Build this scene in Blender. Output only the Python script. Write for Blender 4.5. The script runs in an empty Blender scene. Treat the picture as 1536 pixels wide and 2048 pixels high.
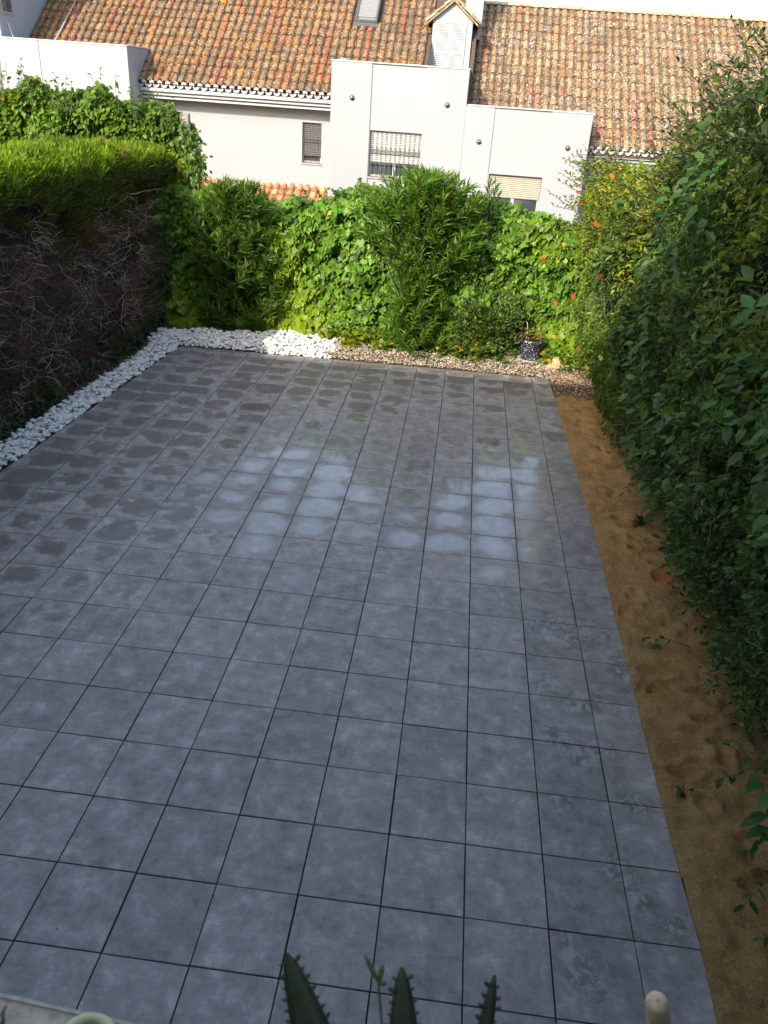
import bpy, math, random
import numpy as np
from mathutils import Matrix, Vector

random.seed(7)
RNG = np.random.default_rng(11)
S = bpy.context.scene
COL = S.collection
R = math.radians

# ------------------------------------------------------------------ camera
cam = bpy.data.objects.new('camera', bpy.data.cameras.new('camera'))
COL.objects.link(cam)
cam.data.sensor_fit = 'HORIZONTAL'
cam.data.sensor_width = 36.0
cam.data.lens = 37.412
cam.data.clip_start = 0.05
cam.data.clip_end = 2000
RM = [[0.992517, -0.104011, 0.06396], [0.105128, 0.46148, -0.8809], [0.062107, 0.881032, 0.468961]]
CP = (-1.41868, -2.66344, 4.31484)
cam.matrix_world = Matrix([RM[0] + [CP[0]], RM[1] + [CP[1]], RM[2] + [CP[2]], [0, 0, 0, 1]])
cam.data.dof.use_dof = True
cam.data.dof.focus_distance = 10.0
cam.data.dof.aperture_fstop = 11.0
S.camera = cam

# ------------------------------------------------------------------ sky and sun
SUN_EL, SUN_AZ = R(29.5), R(24.0)          # sun stands behind the viewer, 24 degrees to the left
w = bpy.data.worlds.new('World')
S.world = w
w.use_nodes = True
nt = w.node_tree
nt.nodes.clear()
sk = nt.nodes.new('ShaderNodeTexSky')
sk.sky_type = 'NISHITA'
sk.sun_disc = False
sk.sun_elevation = SUN_EL
sk.sun_rotation = math.pi + SUN_AZ
sk.air_density = 1.0
sk.dust_density = 2.0
sk.ozone_density = 1.0
bg = nt.nodes.new('ShaderNodeBackground')
bg.inputs['Strength'].default_value = 0.15
ow = nt.nodes.new('ShaderNodeOutputWorld')
nt.links.new(sk.outputs[0], bg.inputs[0])
nt.links.new(bg.outputs[0], ow.inputs[0])
sl = bpy.data.lights.new('sun', 'SUN')
sl.energy = 2.0
sl.angle = R(0.53)
sl.color = (1.0, 0.975, 0.94)
so = bpy.data.objects.new('sun', sl)
COL.objects.link(so)
sd = Vector((-math.sin(SUN_AZ) * math.cos(SUN_EL), -math.cos(SUN_AZ) * math.cos(SUN_EL), math.sin(SUN_EL)))
so.rotation_euler = sd.to_track_quat('Z', 'Y').to_euler()
so.location = (-10, -30, 20)
S.view_settings.view_transform = 'Standard'
S.view_settings.look = 'None'
S.view_settings.gamma = 1.0
S.view_settings.exposure = 1.57
S.view_settings.use_white_balance = True
S.view_settings.white_balance_temperature = 7700
S.render.engine = 'CYCLES'
S.cycles.max_bounces = 6
S.cycles.diffuse_bounces = 3
S.cycles.transparent_max_bounces = 4
S.cycles.caustics_reflective = False
S.cycles.caustics_refractive = False

# ------------------------------------------------------------------ materials
class NT:
    """tiny helper round a node tree"""
    def __init__(s, name):
        s.m = bpy.data.materials.new(name)
        s.m.use_nodes = True
        s.t = s.m.node_tree
        s.t.nodes.clear()
        s.out = s.n('ShaderNodeOutputMaterial')
        s.b = s.n('ShaderNodeBsdfPrincipled')
        s.l(s.b.outputs[0], s.out.inputs['Surface'])
    def n(s, typ, **kw):
        x = s.t.nodes.new(typ)
        for k, v in kw.items():
            setattr(x, k, v)
        return x
    def l(s, a, b):
        s.t.links.new(a, b)
    def setin(s, node, key, v):
        if hasattr(v, 'links') or isinstance(v, bpy.types.NodeSocket):
            s.l(v, node.inputs[key])
        else:
            node.inputs[key].default_value = v
    def pos(s):
        return s.n('ShaderNodeNewGeometry').outputs['Position']
    def obj(s):
        return s.n('ShaderNodeTexCoord').outputs['Object']
    def attr(s, name, out='Color'):
        return s.n('ShaderNodeAttribute', attribute_name=name).outputs[out]
    def noise(s, vec, scale, detail=4, rough=.55, dist=0.0, out='Fac'):
        x = s.n('ShaderNodeTexNoise')
        s.l(vec, x.inputs['Vector'])
        x.inputs['Scale'].default_value = scale
        x.inputs['Detail'].default_value = detail
        x.inputs['Roughness'].default_value = rough
        x.inputs['Distortion'].default_value = dist
        return x.outputs[out]
    def ramp(s, fac, stops):
        x = s.n('ShaderNodeValToRGB')
        s.l(fac, x.inputs[0])
        e = x.color_ramp.elements
        while len(e) > 1:
            e.remove(e[-1])
        e[0].position = stops[0][0]
        e[0].color = stops[0][1] if len(stops[0][1]) == 4 else (*stops[0][1], 1)
        for p, c in stops[1:]:
            k = e.new(p)
            k.color = c if len(c) == 4 else (*c, 1)
        return x.outputs[0]
    def fr(s, fac, a, b, lo=0.0, hi=1.0):
        x = s.n('ShaderNodeMapRange')
        s.l(fac, x.inputs[0])
        for i, v in enumerate((a, b, lo, hi)):
            x.inputs[i + 1].default_value = v
        return x.outputs[0]
    def mix(s, fac, a, b, mode='MIX'):
        x = s.n('ShaderNodeMix', data_type='RGBA', blend_type=mode)
        s.setin(x, 0, fac)
        for i, v in ((6, a), (7, b)):
            if isinstance(v, bpy.types.NodeSocket):
                s.l(v, x.inputs[i])
            else:
                x.inputs[i].default_value = v if len(v) == 4 else (*v, 1)
        return x.outputs[2]
    def math(s, op, a, b=0.0, clamp=False):
        x = s.n('ShaderNodeMath', operation=op, use_clamp=clamp)
        s.setin(x, 0, a)
        s.setin(x, 1, b)
        return x.outputs[0]
    def vmath(s, op, a, b):
        x = s.n('ShaderNodeVectorMath', operation=op)
        s.setin(x, 0, a)
        s.setin(x, 1, b)
        return x.outputs[0]
    def bump(s, h, strength=.3, dist=.02):
        x = s.n('ShaderNodeBump')
        x.inputs['Strength'].default_value = strength
        x.inputs['Distance'].default_value = dist
        s.l(h, x.inputs['Height'])
        s.l(x.outputs[0], s.b.inputs['Normal'])
    def base(s, c):
        s.setin(s.b, 'Base Color', c if isinstance(c, bpy.types.NodeSocket) else (*c, 1))
    def rough(s, r):
        s.setin(s.b, 'Roughness', r)

def plain(name, c, rough=.6, var=.15, scale=8, metal=0.0, bump=0.0, bscale=60):
    t = NT(name)
    n = t.noise(t.obj(), scale, 5, .6)
    lo = tuple(x * (1 - var) for x in c)
    hi = tuple(min(1, x * (1 + var)) for x in c)
    t.base(t.ramp(n, [(.3, lo), (.7, hi)]))
    t.rough(rough)
    t.b.inputs['Metallic'].default_value = metal
    if bump:
        t.bump(t.noise(t.obj(), bscale, 4), bump, .01)
    return t.m

def leafmat(name, rough=.42, trans=.4, spec=.4):
    t = NT(name)
    c = t.attr('Col')
    t.base(c)
    t.rough(rough)
    t.b.inputs['Specular IOR Level'].default_value = spec
    tr = t.n('ShaderNodeBsdfTranslucent')
    warm = t.mix(1.0, c, (1.5, 1.55, .45), 'MULTIPLY')
    t.l(warm, tr.inputs[0])
    mx = t.n('ShaderNodeMixShader')
    mx.inputs[0].default_value = trans
    t.l(t.b.outputs[0], mx.inputs[1])
    t.l(tr.outputs[0], mx.inputs[2])
    t.l(mx.outputs[0], t.out.inputs['Surface'])
    return t.m

def colmat(name, rough=.7, bump=.0, noise_amt=.25, nscale=30):
    t = NT(name)
    c = t.attr('Col')
    n = t.noise(t.pos(), nscale, 4)
    t.base(t.mix(1.0, c, t.ramp(n, [(.3, (1 - noise_amt,) * 3), (.7, (1 + noise_amt,) * 3)]), 'MULTIPLY'))
    t.rough(rough)
    if bump:
        t.bump(t.noise(t.pos(), nscale * 2, 4), bump, .01)
    return t.m

M = {}
M['leaf'] = leafmat('leaf')
M['glossy_leaf'] = leafmat('glossy_leaf', .44, .35, .4)
M['needle'] = leafmat('needle', .55, .35, .25)
M['twig'] = colmat('dry_twig', .85)
M['core'] = plain('shade_dark_twigs', (.009, .007, .005), .95, .5, 30, bump=.6)  # twig colour taken near black to paint deep shade into hedge gaps
M['petal'] = leafmat('petal', .5, .3, .2)

def white_render():
    t = NT('white_render')
    p = t.pos()
    big = t.noise(p, .6, 4, .6)
    fine = t.noise(p, 90, 3, .6)
    mid = t.noise(p, 5, 5, .65)
    sc = t.n('ShaderNodeMapping')
    sc.inputs['Scale'].default_value = (6, 6, .35)
    t.l(p, sc.inputs[0])
    streak = t.noise(sc.outputs[0], 1.5, 4, .6)
    c = t.ramp(big, [(.3, (.300, .328, .365)), (.7, (.326, .354, .392))])
    c = t.mix(t.fr(streak, .55, .8, 0, .12), c, (.27, .275, .28))
    c = t.mix(t.fr(mid, .6, .8, 0, .10), c, (.30, .305, .31))
    t.base(c)
    t.rough(.9)
    t.bump(fine, .25, .004)
    return t.m
M['white'] = white_render()
M['white_paint'] = plain('white_paint', (.42, .44, .48), .5, .04, 10)
M['grille'] = plain('grille_iron', (.10, .10, .105), .5, .15, 20, .3)
M['grey_stone'] = plain('grey_stone', (.30, .30, .27), .85, .2, 12, bump=.3)
M['steel'] = plain('dull_steel', (.22, .23, .24), .4, .1, 12, .7)
M['dark'] = plain('dark_void', (.015, .016, .018), .5)
def glass():
    t = NT('window_glass')
    n = t.noise(t.pos(), 2.5, 3)
    t.base(t.ramp(n, [(.35, (.04, .05, .06)), (.65, (.09, .11, .13))]))
    t.rough(.06)
    t.b.inputs['Specular IOR Level'].default_value = .8
    return t.m
M['glass'] = glass()

def slats(name, ca, cb, pitch, rough=.5, strength=.8):
    t = NT(name)
    sep = t.n('ShaderNodeSeparateXYZ')
    t.l(t.pos(), sep.inputs[0])
    ph = t.math('FRACT', t.math('DIVIDE', sep.outputs[2], pitch))
    t.base(t.ramp(ph, [(0, cb), (.12, cb), (.2, ca), (1, ca)]))
    t.rough(rough)
    t.bump(t.math('SINE', t.math('MULTIPLY', ph, math.pi)), strength, .01)
    return t.m

def rooftile(name, lich, white_amt, orange_amt):
    t = NT(name)
    p = t.pos()
    c = t.attr('Col')
    v = t.noise(p, 14, 6, .7)
    c = t.mix(.35, c, t.mix(t.noise(p, 3.5, 3), (.10, .068, .046), (.25, .165, .095)))
    c = t.mix(1.0, c, t.ramp(v, [(.25, (.35, .33, .3)), (.5, (1, 1, 1)), (.75, (1.75, 1.65, 1.45))]), 'MULTIPLY')
    g = t.noise(p, 26, 6, .75, .6)
    c = t.mix(t.fr(g, .5, .62, 0, lich), c, (.10, .085, .065))
    wn = t.noise(p, 19, 5, .7, 1.2)
    big = t.noise(p, 1.3, 3)
    wm = t.math('MULTIPLY', t.fr(wn, .55, .60), t.fr(big, .3, .5, .35, 1))
    c = t.mix(t.math('MULTIPLY', wm, white_amt), c, (.62, .60, .53))
    on = t.noise(p, 10, 4, .6, .5)
    om = t.math('MULTIPLY', t.fr(on, .58, .62), t.fr(t.noise(p, .8, 2), .41, .51))
    c = t.mix(t.math('MULTIPLY', om, orange_amt), c, (.66, .25, .012))
    t.base(c)
    t.rough(.88)
    t.bump(t.noise(p, 60, 5, .7), .5, .012)
    return t.m
M['old_tile'] = rooftile('old_clay_tile', .62, .5, .9)
M['pale_tile'] = rooftile('pale_clay_tile', .5, .95, .35)
M['new_tile'] = rooftile('new_clay_tile', .08, .1, 0)

def patio_mat():
    """dark porcelain tile, cloudy concrete print; per tile data in attributes Col (r = random, g = dampness, b = sheen) and UVs"""
    t = NT('patio_tile')
    p = t.pos()
    at = t.attr('Col')
    sep = t.n('ShaderNodeSeparateColor')
    t.l(at, sep.inputs[0])
    rnd, damp, sheen = sep.outputs
    uvn = t.n('ShaderNodeUVMap', uv_map='tile')
    comb = t.n('ShaderNodeCombineXYZ')
    t.l(t.math('MULTIPLY', rnd, 37.0), comb.inputs[2])
    vec = t.vmath('ADD', uvn.outputs[0], comb.outputs[0])
    cloud = t.noise(vec, 3.4, 9, .72, .2)
    st = t.n('ShaderNodeMapping')
    st.inputs['Scale'].default_value = (1.0, 5.0, 1.0)
    t.l(vec, st.inputs[0])
    brush = t.noise(st.outputs[0], 5.0, 6, .7)
    st2 = t.n('ShaderNodeMapping')
    st2.inputs['Scale'].default_value = (6.0, 1.0, 1.0)
    t.l(vec, st2.inputs[0])
    brush2 = t.noise(st2.outputs[0], 5.0, 6, .7)
    f = t.math('ADD', t.math('MULTIPLY', cloud, .74), t.math('ADD', t.math('MULTIPLY', brush, .15), t.math('MULTIPLY', brush2, .11)))
    c = t.ramp(f, [(.36, (.200, .185, .180)), (.45, (.268, .250, .243)), (.54, (.335, .314, .304)), (.64, (.47, .443, .43))])
    c = t.mix(1.0, c, t.ramp(rnd, [(0, (.90, .90, .91)), (1, (1.08, 1.07, 1.07))]), 'MULTIPLY')
    # chalky scuffs
    sc = t.noise(vec, 16, 6, .75)
    c = t.mix(t.fr(sc, .62, .75, 0, .35), c, (.52, .50, .49))
    # damp blotches: an oval that dries from the joints inward
    uvs = t.n('ShaderNodeSeparateXYZ')
    t.l(uvn.outputs[0], uvs.inputs[0])
    warp = t.math('ADD', t.math('MULTIPLY', t.noise(vec, 1.7, 6, .65), .5), t.math('MULTIPLY', t.noise(p, 1.7, 6, .65), .5))
    dx = t.math('MULTIPLY', t.math('SUBTRACT', uvs.outputs[0], .5), 1.0)
    dy = t.math('MULTIPLY', t.math('SUBTRACT', uvs.outputs[1], .60), 1.0)
    rr = t.math('SQRT', t.math('ADD', t.math('POWER', t.math('ABSOLUTE', dx), 2.6), t.math('POWER', t.math('ABSOLUTE', dy), 2.6)))
    rr = t.math('ADD', rr, t.math('MULTIPLY', t.math('SUBTRACT', warp, .5), 1.9))
    lim = t.math('MULTIPLY', damp, .46)
    inside = t.n('ShaderNodeMapRange', interpolation_type='SMOOTHSTEP')
    t.l(t.math('SUBTRACT', lim, rr), inside.inputs[0])
    inside.inputs[1].default_value = -.05
    inside.inputs[2].default_value = .13
    wet = inside.outputs[0]
    wet = t.math('MULTIPLY', wet, t.fr(damp, .22, .45))
    c = t.mix(t.math('MULTIPLY', wet, .55), c, (.115, .105, .088))
    rim = t.n('ShaderNodeMapRange', interpolation_type='SMOOTHSTEP')
    t.l(t.math('ABSOLUTE', t.math('SUBTRACT', t.math('SUBTRACT', lim, rr), -.06)), rim.inputs[0])
    rim.inputs[1].default_value = .05
    rim.inputs[2].default_value = .0
    dampon = t.fr(damp, .15, .35)
    c = t.mix(t.math('MULTIPLY', t.math('MULTIPLY', rim.outputs[0], dampon), .3), c, (.44, .43, .43))
    # splash marks near the right border
    sp = t.noise(p, 11, 9, .85, .5)
    sep2 = t.n('ShaderNodeSeparateXYZ')
    t.l(p, sep2.inputs[0])
    zone = t.math('MULTIPLY', t.fr(sep2.outputs[0], -.62, -.35), t.math('MULTIPLY', t.fr(sep2.outputs[1], 4.6, 3.4), t.fr(sep2.outputs[1], -.5, .4)))
    patch = t.math('MULTIPLY', t.fr(t.noise(p, 1.9, 3), .49, .57), zone)
    splash = t.math('MULTIPLY', t.fr(sp, .50, .53), patch)
    c = t.mix(t.math('MULTIPLY', patch, .55), c, (.135, .126, .112))
    c = t.mix(t.math('MULTIPLY', splash, .6), c, (.52, .51, .52))
    t.base(c)
    rs_ = t.math('SQRT', t.math('ADD', t.math('POWER', t.math('ABSOLUTE', t.math('SUBTRACT', uvs.outputs[0], .5)), 2.2), t.math('POWER', t.math('ABSOLUTE', t.math('SUBTRACT', uvs.outputs[1], .48)), 2.2)))
    rs_ = t.math('ADD', rs_, t.math('MULTIPLY', t.math('SUBTRACT', warp, .5), 1.4))
    film = t.math('MULTIPLY', t.fr(t.math('SUBTRACT', t.math('MULTIPLY', sheen, .37), rs_), -.15, .08), t.fr(sheen, .1, .6), True)
    ro = t.fr(f, .38, .6, .44, .32)
    ro = t.math('SUBTRACT', ro, t.math('MULTIPLY', wet, .10))
    ro = t.math('MAXIMUM', t.math('SUBTRACT', ro, t.math('MULTIPLY', film, .36)), .07)
    ro = t.math('SUBTRACT', ro, t.math('MULTIPLY', splash, .10))
    t.rough(ro)
    t.setin(t.b, 'Specular IOR Level', t.math('ADD', t.math('MULTIPLY', film, 1.0), .22))
    t.bump(t.math('ADD', t.math('MULTIPLY', f, .5), t.math('MULTIPLY', sc, .12)), .10, .004)
    return t.m
M['patio'] = patio_mat()
M['grout'] = plain('dark_grout', (.012, .012, .016), .9, .3, 40)

def sand_mat():
    t = NT('sand')
    p = t.pos()
    a = t.noise(p, 3.5, 6, .6)
    b = t.noise(p, 130, 4, .7)
    c = t.ramp(a, [(.3, (.46, .235, .072)), (.5, (.68, .375, .125)), (.7, (.80, .50, .20))])
    c = t.mix(t.fr(b, .42, .62, 0, .7), c, (.26, .12, .045))
    e_ = t.noise(p, 45, 5, .75, .5)
    c = t.mix(t.fr(e_, .5, .66, 0, .6), c, (.85, .58, .27))  # wider colour spread imitates shading on the lumps in flat light
    d = t.noise(p, 22, 5, .7)
    c = t.mix(t.fr(d, .62, .7, 0, .5), c, (.17, .075, .03))
    t.base(c)
    t.rough(.95)
    t.bump(t.math('ADD', t.noise(p, 18, 6, .7), t.math('MULTIPLY', b, .6)), 1.0, .05)
    return t.m
M['sand'] = sand_mat()
def soil_mat():
    t = NT('soil')
    p = t.pos()
    a = t.noise(p, 9, 6, .7)
    b = t.noise(p, 90, 4, .7)
    c = t.ramp(a, [(.3, (.045, .028, .018)), (.55, (.11, .070, .042)), (.75, (.20, .14, .085))])
    c = t.mix(t.fr(b, .5, .7, 0, .5), c, (.22, .17, .12))
    t.base(c)
    t.rough(.95)
    t.bump(t.math('ADD', a, b), .8, .02)
    return t.m
M['soil'] = soil_mat()
def ground_mat():
    t = NT('dry_ground')
    p = t.pos()
    a = t.noise(p, .35, 6, .6)
    b = t.noise(p, 12, 5, .7)
    c = t.ramp(a, [(.35, (.07, .085, .03)), (.55, (.14, .11, .065)), (.75, (.2, .165, .11))])
    c = t.mix(t.fr(b, .45, .7, 0, .5), c, (.06, .07, .025))
    t.base(c)
    t.rough(.95)
    t.bump(b, .6, .03)
    return t.m
M['ground'] = ground_mat()
def pebble_mat():
    t = NT('white_pebble')
    o = t.obj()
    inf = t.n('ShaderNodeObjectInfo')
    a = t.noise(t.pos(), 22, 4, .6)
    c = t.ramp(a, [(.25, (.50, .50, .485)), (.45, (.70, .70, .68)), (.7, (.84, .84, .82))])
    c = t.mix(t.fr(t.noise(t.pos(), 75, 4, .7), .58, .75, 0, .35), c, (.42, .41, .38))
    t.base(c)
    t.rough(.6)
    t.bump(t.noise(t.pos(), 60, 3), .15, .004)
    return t.m
M['pebble'] = pebble_mat()

# ------------------------------------------------------------------ mesh helpers
def link(o, parent=None):
    COL.objects.link(o)
    if parent is not None:
        o.parent = parent
    return o
def tag(o, label=None, cat=None, group=None, kind=None):
    for k, v in (('label', label), ('category', cat), ('group', group), ('kind', kind)):
        if v:
            o[k] = v
    return o
def empty(name, loc=(0, 0, 0), rz=0.0):
    o = bpy.data.objects.new(name, None)
    o.empty_display_size = .1
    o.location = loc
    o.rotation_euler = (0, 0, rz)
    return link(o)
def mesh_np(name, V, faces_idx, sizes, mat, parent=None, cols=None, smooth=False, uv=None):
    """numpy mesh: V (n,3), flat index array, loop counts per face"""
    me = bpy.data.meshes.new(name)
    V = np.asarray(V, np.float32)
    idx = np.asarray(faces_idx, np.int32).ravel()
    sizes = np.asarray(sizes, np.int32)
    me.vertices.add(len(V))
    me.vertices.foreach_set('co', V.ravel())
    me.loops.add(len(idx))
    me.loops.foreach_set('vertex_index', idx)
    me.polygons.add(len(sizes))
    st = np.concatenate([[0], np.cumsum(sizes)[:-1]]).astype(np.int32)
    me.polygons.foreach_set('loop_start', st)
    me.polygons.foreach_set('loop_total', sizes)
    me.polygons.foreach_set('use_smooth', np.full(len(sizes), bool(smooth)))
    me.update(calc_edges=True)
    if cols is not None:
        a = me.color_attributes.new('Col', 'FLOAT_COLOR', 'POINT')
        c4 = np.ones((len(V), 4), np.float32)
        c4[:, :3] = cols
        a.data.foreach_set('color', c4.ravel())
    if uv is not None:
        u = me.uv_layers.new(name='tile')
        u.data.foreach_set('uv', np.asarray(uv, np.float32)[idx].ravel())
    for m_ in (mat if isinstance(mat, (list, tuple)) else [mat]):
        me.materials.append(m_)
    return link(bpy.data.objects.new(name, me), parent)

class MB:
    def __init__(s):
        s.v, s.f, s.c = [], [], []
    def add(s, vs, fs, col=(1, 1, 1)):
        b = len(s.v)
        s.v += [tuple(v) for v in vs]
        s.c += [col] * len(vs)
        s.f += [tuple(i + b for i in f) for f in fs]
        return s
    def box(s, x0, x1, y0, y1, z0, z1, col=(1, 1, 1)):
        vs = [(x, y, z) for z in (z0, z1) for y in (y0, y1) for x in (x0, x1)]
        return s.add(vs, [(0, 2, 3, 1), (4, 5, 7, 6), (0, 1, 5, 4), (2, 6, 7, 3), (0, 4, 6, 2), (1, 3, 7, 5)], col)
    def tube(s, pts, rads, n=8, caps=True, col=(1, 1, 1)):
        pts = [Vector(p) for p in pts]
        if not isinstance(rads, (list, tuple)):
            rads = [rads] * len(pts)
        vs, fs = [], []
        ref = Vector((0, 0, 1))
        for i, p in enumerate(pts):
            d = (pts[min(i + 1, len(pts) - 1)] - pts[max(i - 1, 0)]).normalized()
            if abs(d.dot(ref)) > .95:
                ref = Vector((1, 0, 0))
            a = d.cross(ref).normalized()
            b = d.cross(a)
            for k in range(n):
                t = 2 * math.pi * k / n
                vs.append(p + (a * math.cos(t) + b * math.sin(t)) * rads[i])
        for i in range(len(pts) - 1):
            for k in range(n):
                k2 = (k + 1) % n
                fs.append((i * n + k, i * n + k2, (i + 1) * n + k2, (i + 1) * n + k))
        if caps:
            fs.append(tuple(range(n)))
            fs.append(tuple((len(pts) - 1) * n + k for k in reversed(range(n))))
        return s.add(vs, fs, col)
    def lathe(s, prof, n=24, centre=(0, 0, 0), col=(1, 1, 1)):
        vs, fs = [], []
        for r, z in prof:
            for k in range(n):
                t = 2 * math.pi * k / n
                vs.append((centre[0] + r * math.cos(t), centre[1] + r * math.sin(t), centre[2] + z))
        for i in range(len(prof) - 1):
            for k in range(n):
                k2 = (k + 1) % n
                fs.append((i * n + k, i * n + k2, (i + 1) * n + k2, (i + 1) * n + k))
        return s.add(vs, fs, col)
    def build(s, name, mat, parent=None, smooth=False):
        idx = [i for f in s.f for i in f]
        o = mesh_np(name, np.array(s.v), idx, [len(f) for f in s.f], mat, parent, np.array(s.c), smooth)
        return o
def bevel(o, wd=.004, seg=2):
    m_ = o.modifiers.new('bevel', 'BEVEL')
    m_.width = wd
    m_.segments = seg
    m_.limit_method = 'ANGLE'
    return o

# ------------------------------------------------------------------ noise on arrays
def vnoise(P, seed=0):
    P = np.asarray(P, float)
    i = np.floor(P).astype(np.int64)
    f = P - i
    f = f * f * (3 - 2 * f)
    def h(a):
        n = (a[..., 0] * 374761393 + a[..., 1] * 668265263 + a[..., 2] * 2147483647 + seed * 974711) & 0xffffffff
        n = ((n ^ (n >> 13)) * 1274126177) & 0xffffffff
        n = (n ^ (n >> 16)) & 0xffffffff
        return n / 4294967295.0
    r = 0
    for dx in (0, 1):
        for dy in (0, 1):
            for dz in (0, 1):
                wgt = (f[:, 0] if dx else 1 - f[:, 0]) * (f[:, 1] if dy else 1 - f[:, 1]) * (f[:, 2] if dz else 1 - f[:, 2])
                r = r + wgt * h(i + np.array([dx, dy, dz]))
    return r
def fbm(P, scale, seed=0, oct=3):
    P = np.asarray(P, float)
    r, a, t = 0, 1.0, 0
    for k in range(oct):
        r = r + a * vnoise(P * scale * 2 ** k + 17.3 * k, seed + k)
        t += a
        a *= .5
    return r / t
def norm(v):
    return v / np.maximum(np.linalg.norm(v, axis=1, keepdims=True), 1e-9)

# ------------------------------------------------------------------ leaves
# template: (length, width, lift) per vertex and faces
T_OVAL = (np.array([(0, 0, 0), (1, 0, -.12), (.5, 0, -.02), (.28, -.46, .08), (.68, -.36, .05), (.28, .46, .08), (.68, .36, .05)]),
          [(0, 3, 4, 2), (2, 4, 1), (0, 2, 6, 5), (2, 1, 6)])
T_IVY = (np.array([(.08, 0, 0), (1, 0, -.15), (.5, 0, .0), (-.1, -.40, .04), (.45, -.52, .05), (.62, -.24, .02), (-.1, .40, .04), (.45, .52, .05), (.62, .24, .02)]),
         [(0, 3, 4, 2), (2, 4, 5), (2, 5, 1), (0, 2, 7, 6), (2, 8, 7), (2, 1, 8)])
T_BLADE = (np.array([(0, 0, 0), (.45, -.5, .03), (.45, .5, .03), (1, 0, -.10), (.45, 0, -.02)]),
           [(0, 1, 4), (1, 3, 4), (0, 4, 2), (4, 3, 2)])
T_NEEDLE = (np.array([(0, -.5, 0), (0, .5, 0), (.55, -.4, .0), (.55, .4, .0), (1, 0, .1)]),
            [(0, 2, 3, 1), (2, 4, 3)])

def leaves(name, P, D, N, L, W, cols, tmpl, mat, parent=None, kind=None):
    """P base points, D axis, N face normal, L length, W width/length"""
    tv, tf = tmpl
    n = len(P)
    D = norm(D)
    Sd = norm(np.cross(D, N))
    Nn = np.cross(Sd, D)
    L = np.broadcast_to(L, (n,))[:, None]
    W = np.broadcast_to(W, (n,))[:, None]
    k = len(tv)
    V = np.empty((n, k, 3), np.float32)
    curl = RNG.uniform(.3, 1.7, (n, 1))
    for j, (u, v, z) in enumerate(tv):
        V[:, j] = P + D * L * u + Sd * (L * W * v) + Nn * (L * z * curl)
    off = (np.arange(n) * k)[:, None]
    flat = np.array([i for f in tf for i in f])
    idx = (off + flat[None]).ravel()
    sizes = np.tile([len(f) for f in tf], n)
    C = np.repeat(cols, k, axis=0)
    o = mesh_np(name, V.reshape(-1, 3), idx, sizes, mat, parent, C)
    if kind:
        o['kind'] = kind
    return o

def leafcols(n, base, var=.22, yellow=.0, ycol=(.36, .30, .02), seedP=None, tone=None):
    c = np.tile(np.array(base, float), (n, 1))
    c *= (1 + RNG.normal(0, var, (n, 1))).clip(.4, 1.8)
    c[:, 0] *= (1 + RNG.normal(0, .12, n)).clip(.6, 1.5)
    if tone is not None:
        c = c * (1 - tone[:, None] * .0)
    if yellow:
        m = RNG.random(n) < yellow
        c[m] = np.array(ycol) * RNG.uniform(.7, 1.3, (m.sum(), 1))
    return c.clip(0.003, .9)

def twigs(name, P, D, L, rad, mat, col, parent=None, seg=4, wob=.25, kind=None):
    """thin three-sided bent twigs"""
    n = len(P)
    D = norm(D)
    A = norm(np.cross(D, RNG.normal(0, 1, (n, 3))))
    B = np.cross(D, A)
    rings = []
    p = P.copy()
    d = D.copy()
    L = np.broadcast_to(L, (n,))[:, None]
    rad = np.broadcast_to(rad, (n,))[:, None]
    for s_ in range(seg + 1):
        r = rad * (1 - .75 * s_ / seg)
        for k in range(3):
            t = 2 * math.pi * k / 3
            rings.append(p + (A * math.cos(t) + B * math.sin(t)) * r)
        d = norm(d + RNG.normal(0, wob, (n, 3)))
        p = p + d * L / seg
    V = np.stack(rings, 1)
    K = 3 * (seg + 1)
    f = []
    for s_ in range(seg):
        for k in range(3):
            k2 = (k + 1) % 3
            f += [s_ * 3 + k, s_ * 3 + k2, s_ * 3 + 3 + k2, s_ * 3 + 3 + k]
    idx = ((np.arange(n) * K)[:, None] + np.array(f)[None]).ravel()
    C = np.repeat(np.array(col)[None] * RNG.uniform(.35, 1.6, (n, 1)) ** 1.3, K, axis=0)
    o = mesh_np(name, V.reshape(-1, 3), idx, np.full(n * seg * 3, 4), mat, parent, C)
    if kind:
        o['kind'] = kind
    return o

def grid_mesh(name, X, Y, Z, mat, parent=None, smooth=True):
    ny, nx = X.shape
    V = np.stack([X, Y, Z], -1).reshape(-1, 3)
    a = (np.arange(ny - 1)[:, None] * nx + np.arange(nx - 1)[None]).ravel()
    idx = np.stack([a, a + 1, a + nx + 1, a + nx], 1)
    return mesh_np(name, V, idx, np.full(len(a), 4), mat, parent, None, smooth)

# ------------------------------------------------------------------ ground
xs = np.concatenate([[-900, -200, -60], np.linspace(-30, 20, 26), [60, 200, 900]])
ys = np.concatenate([[-900, -200, -60], np.linspace(-20, 13.2, 20), [13.5], np.linspace(15, 40, 12), [60, 200, 900]])
X, Y = np.meshgrid(xs, ys)
Z = np.where(Y > 13.3, -1.65, -.06)
tag(grid_mesh('ground', X, Y, Z, M['ground'], None, False), 'dry earth ground around the garden and the houses', 'ground', kind='structure')

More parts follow.
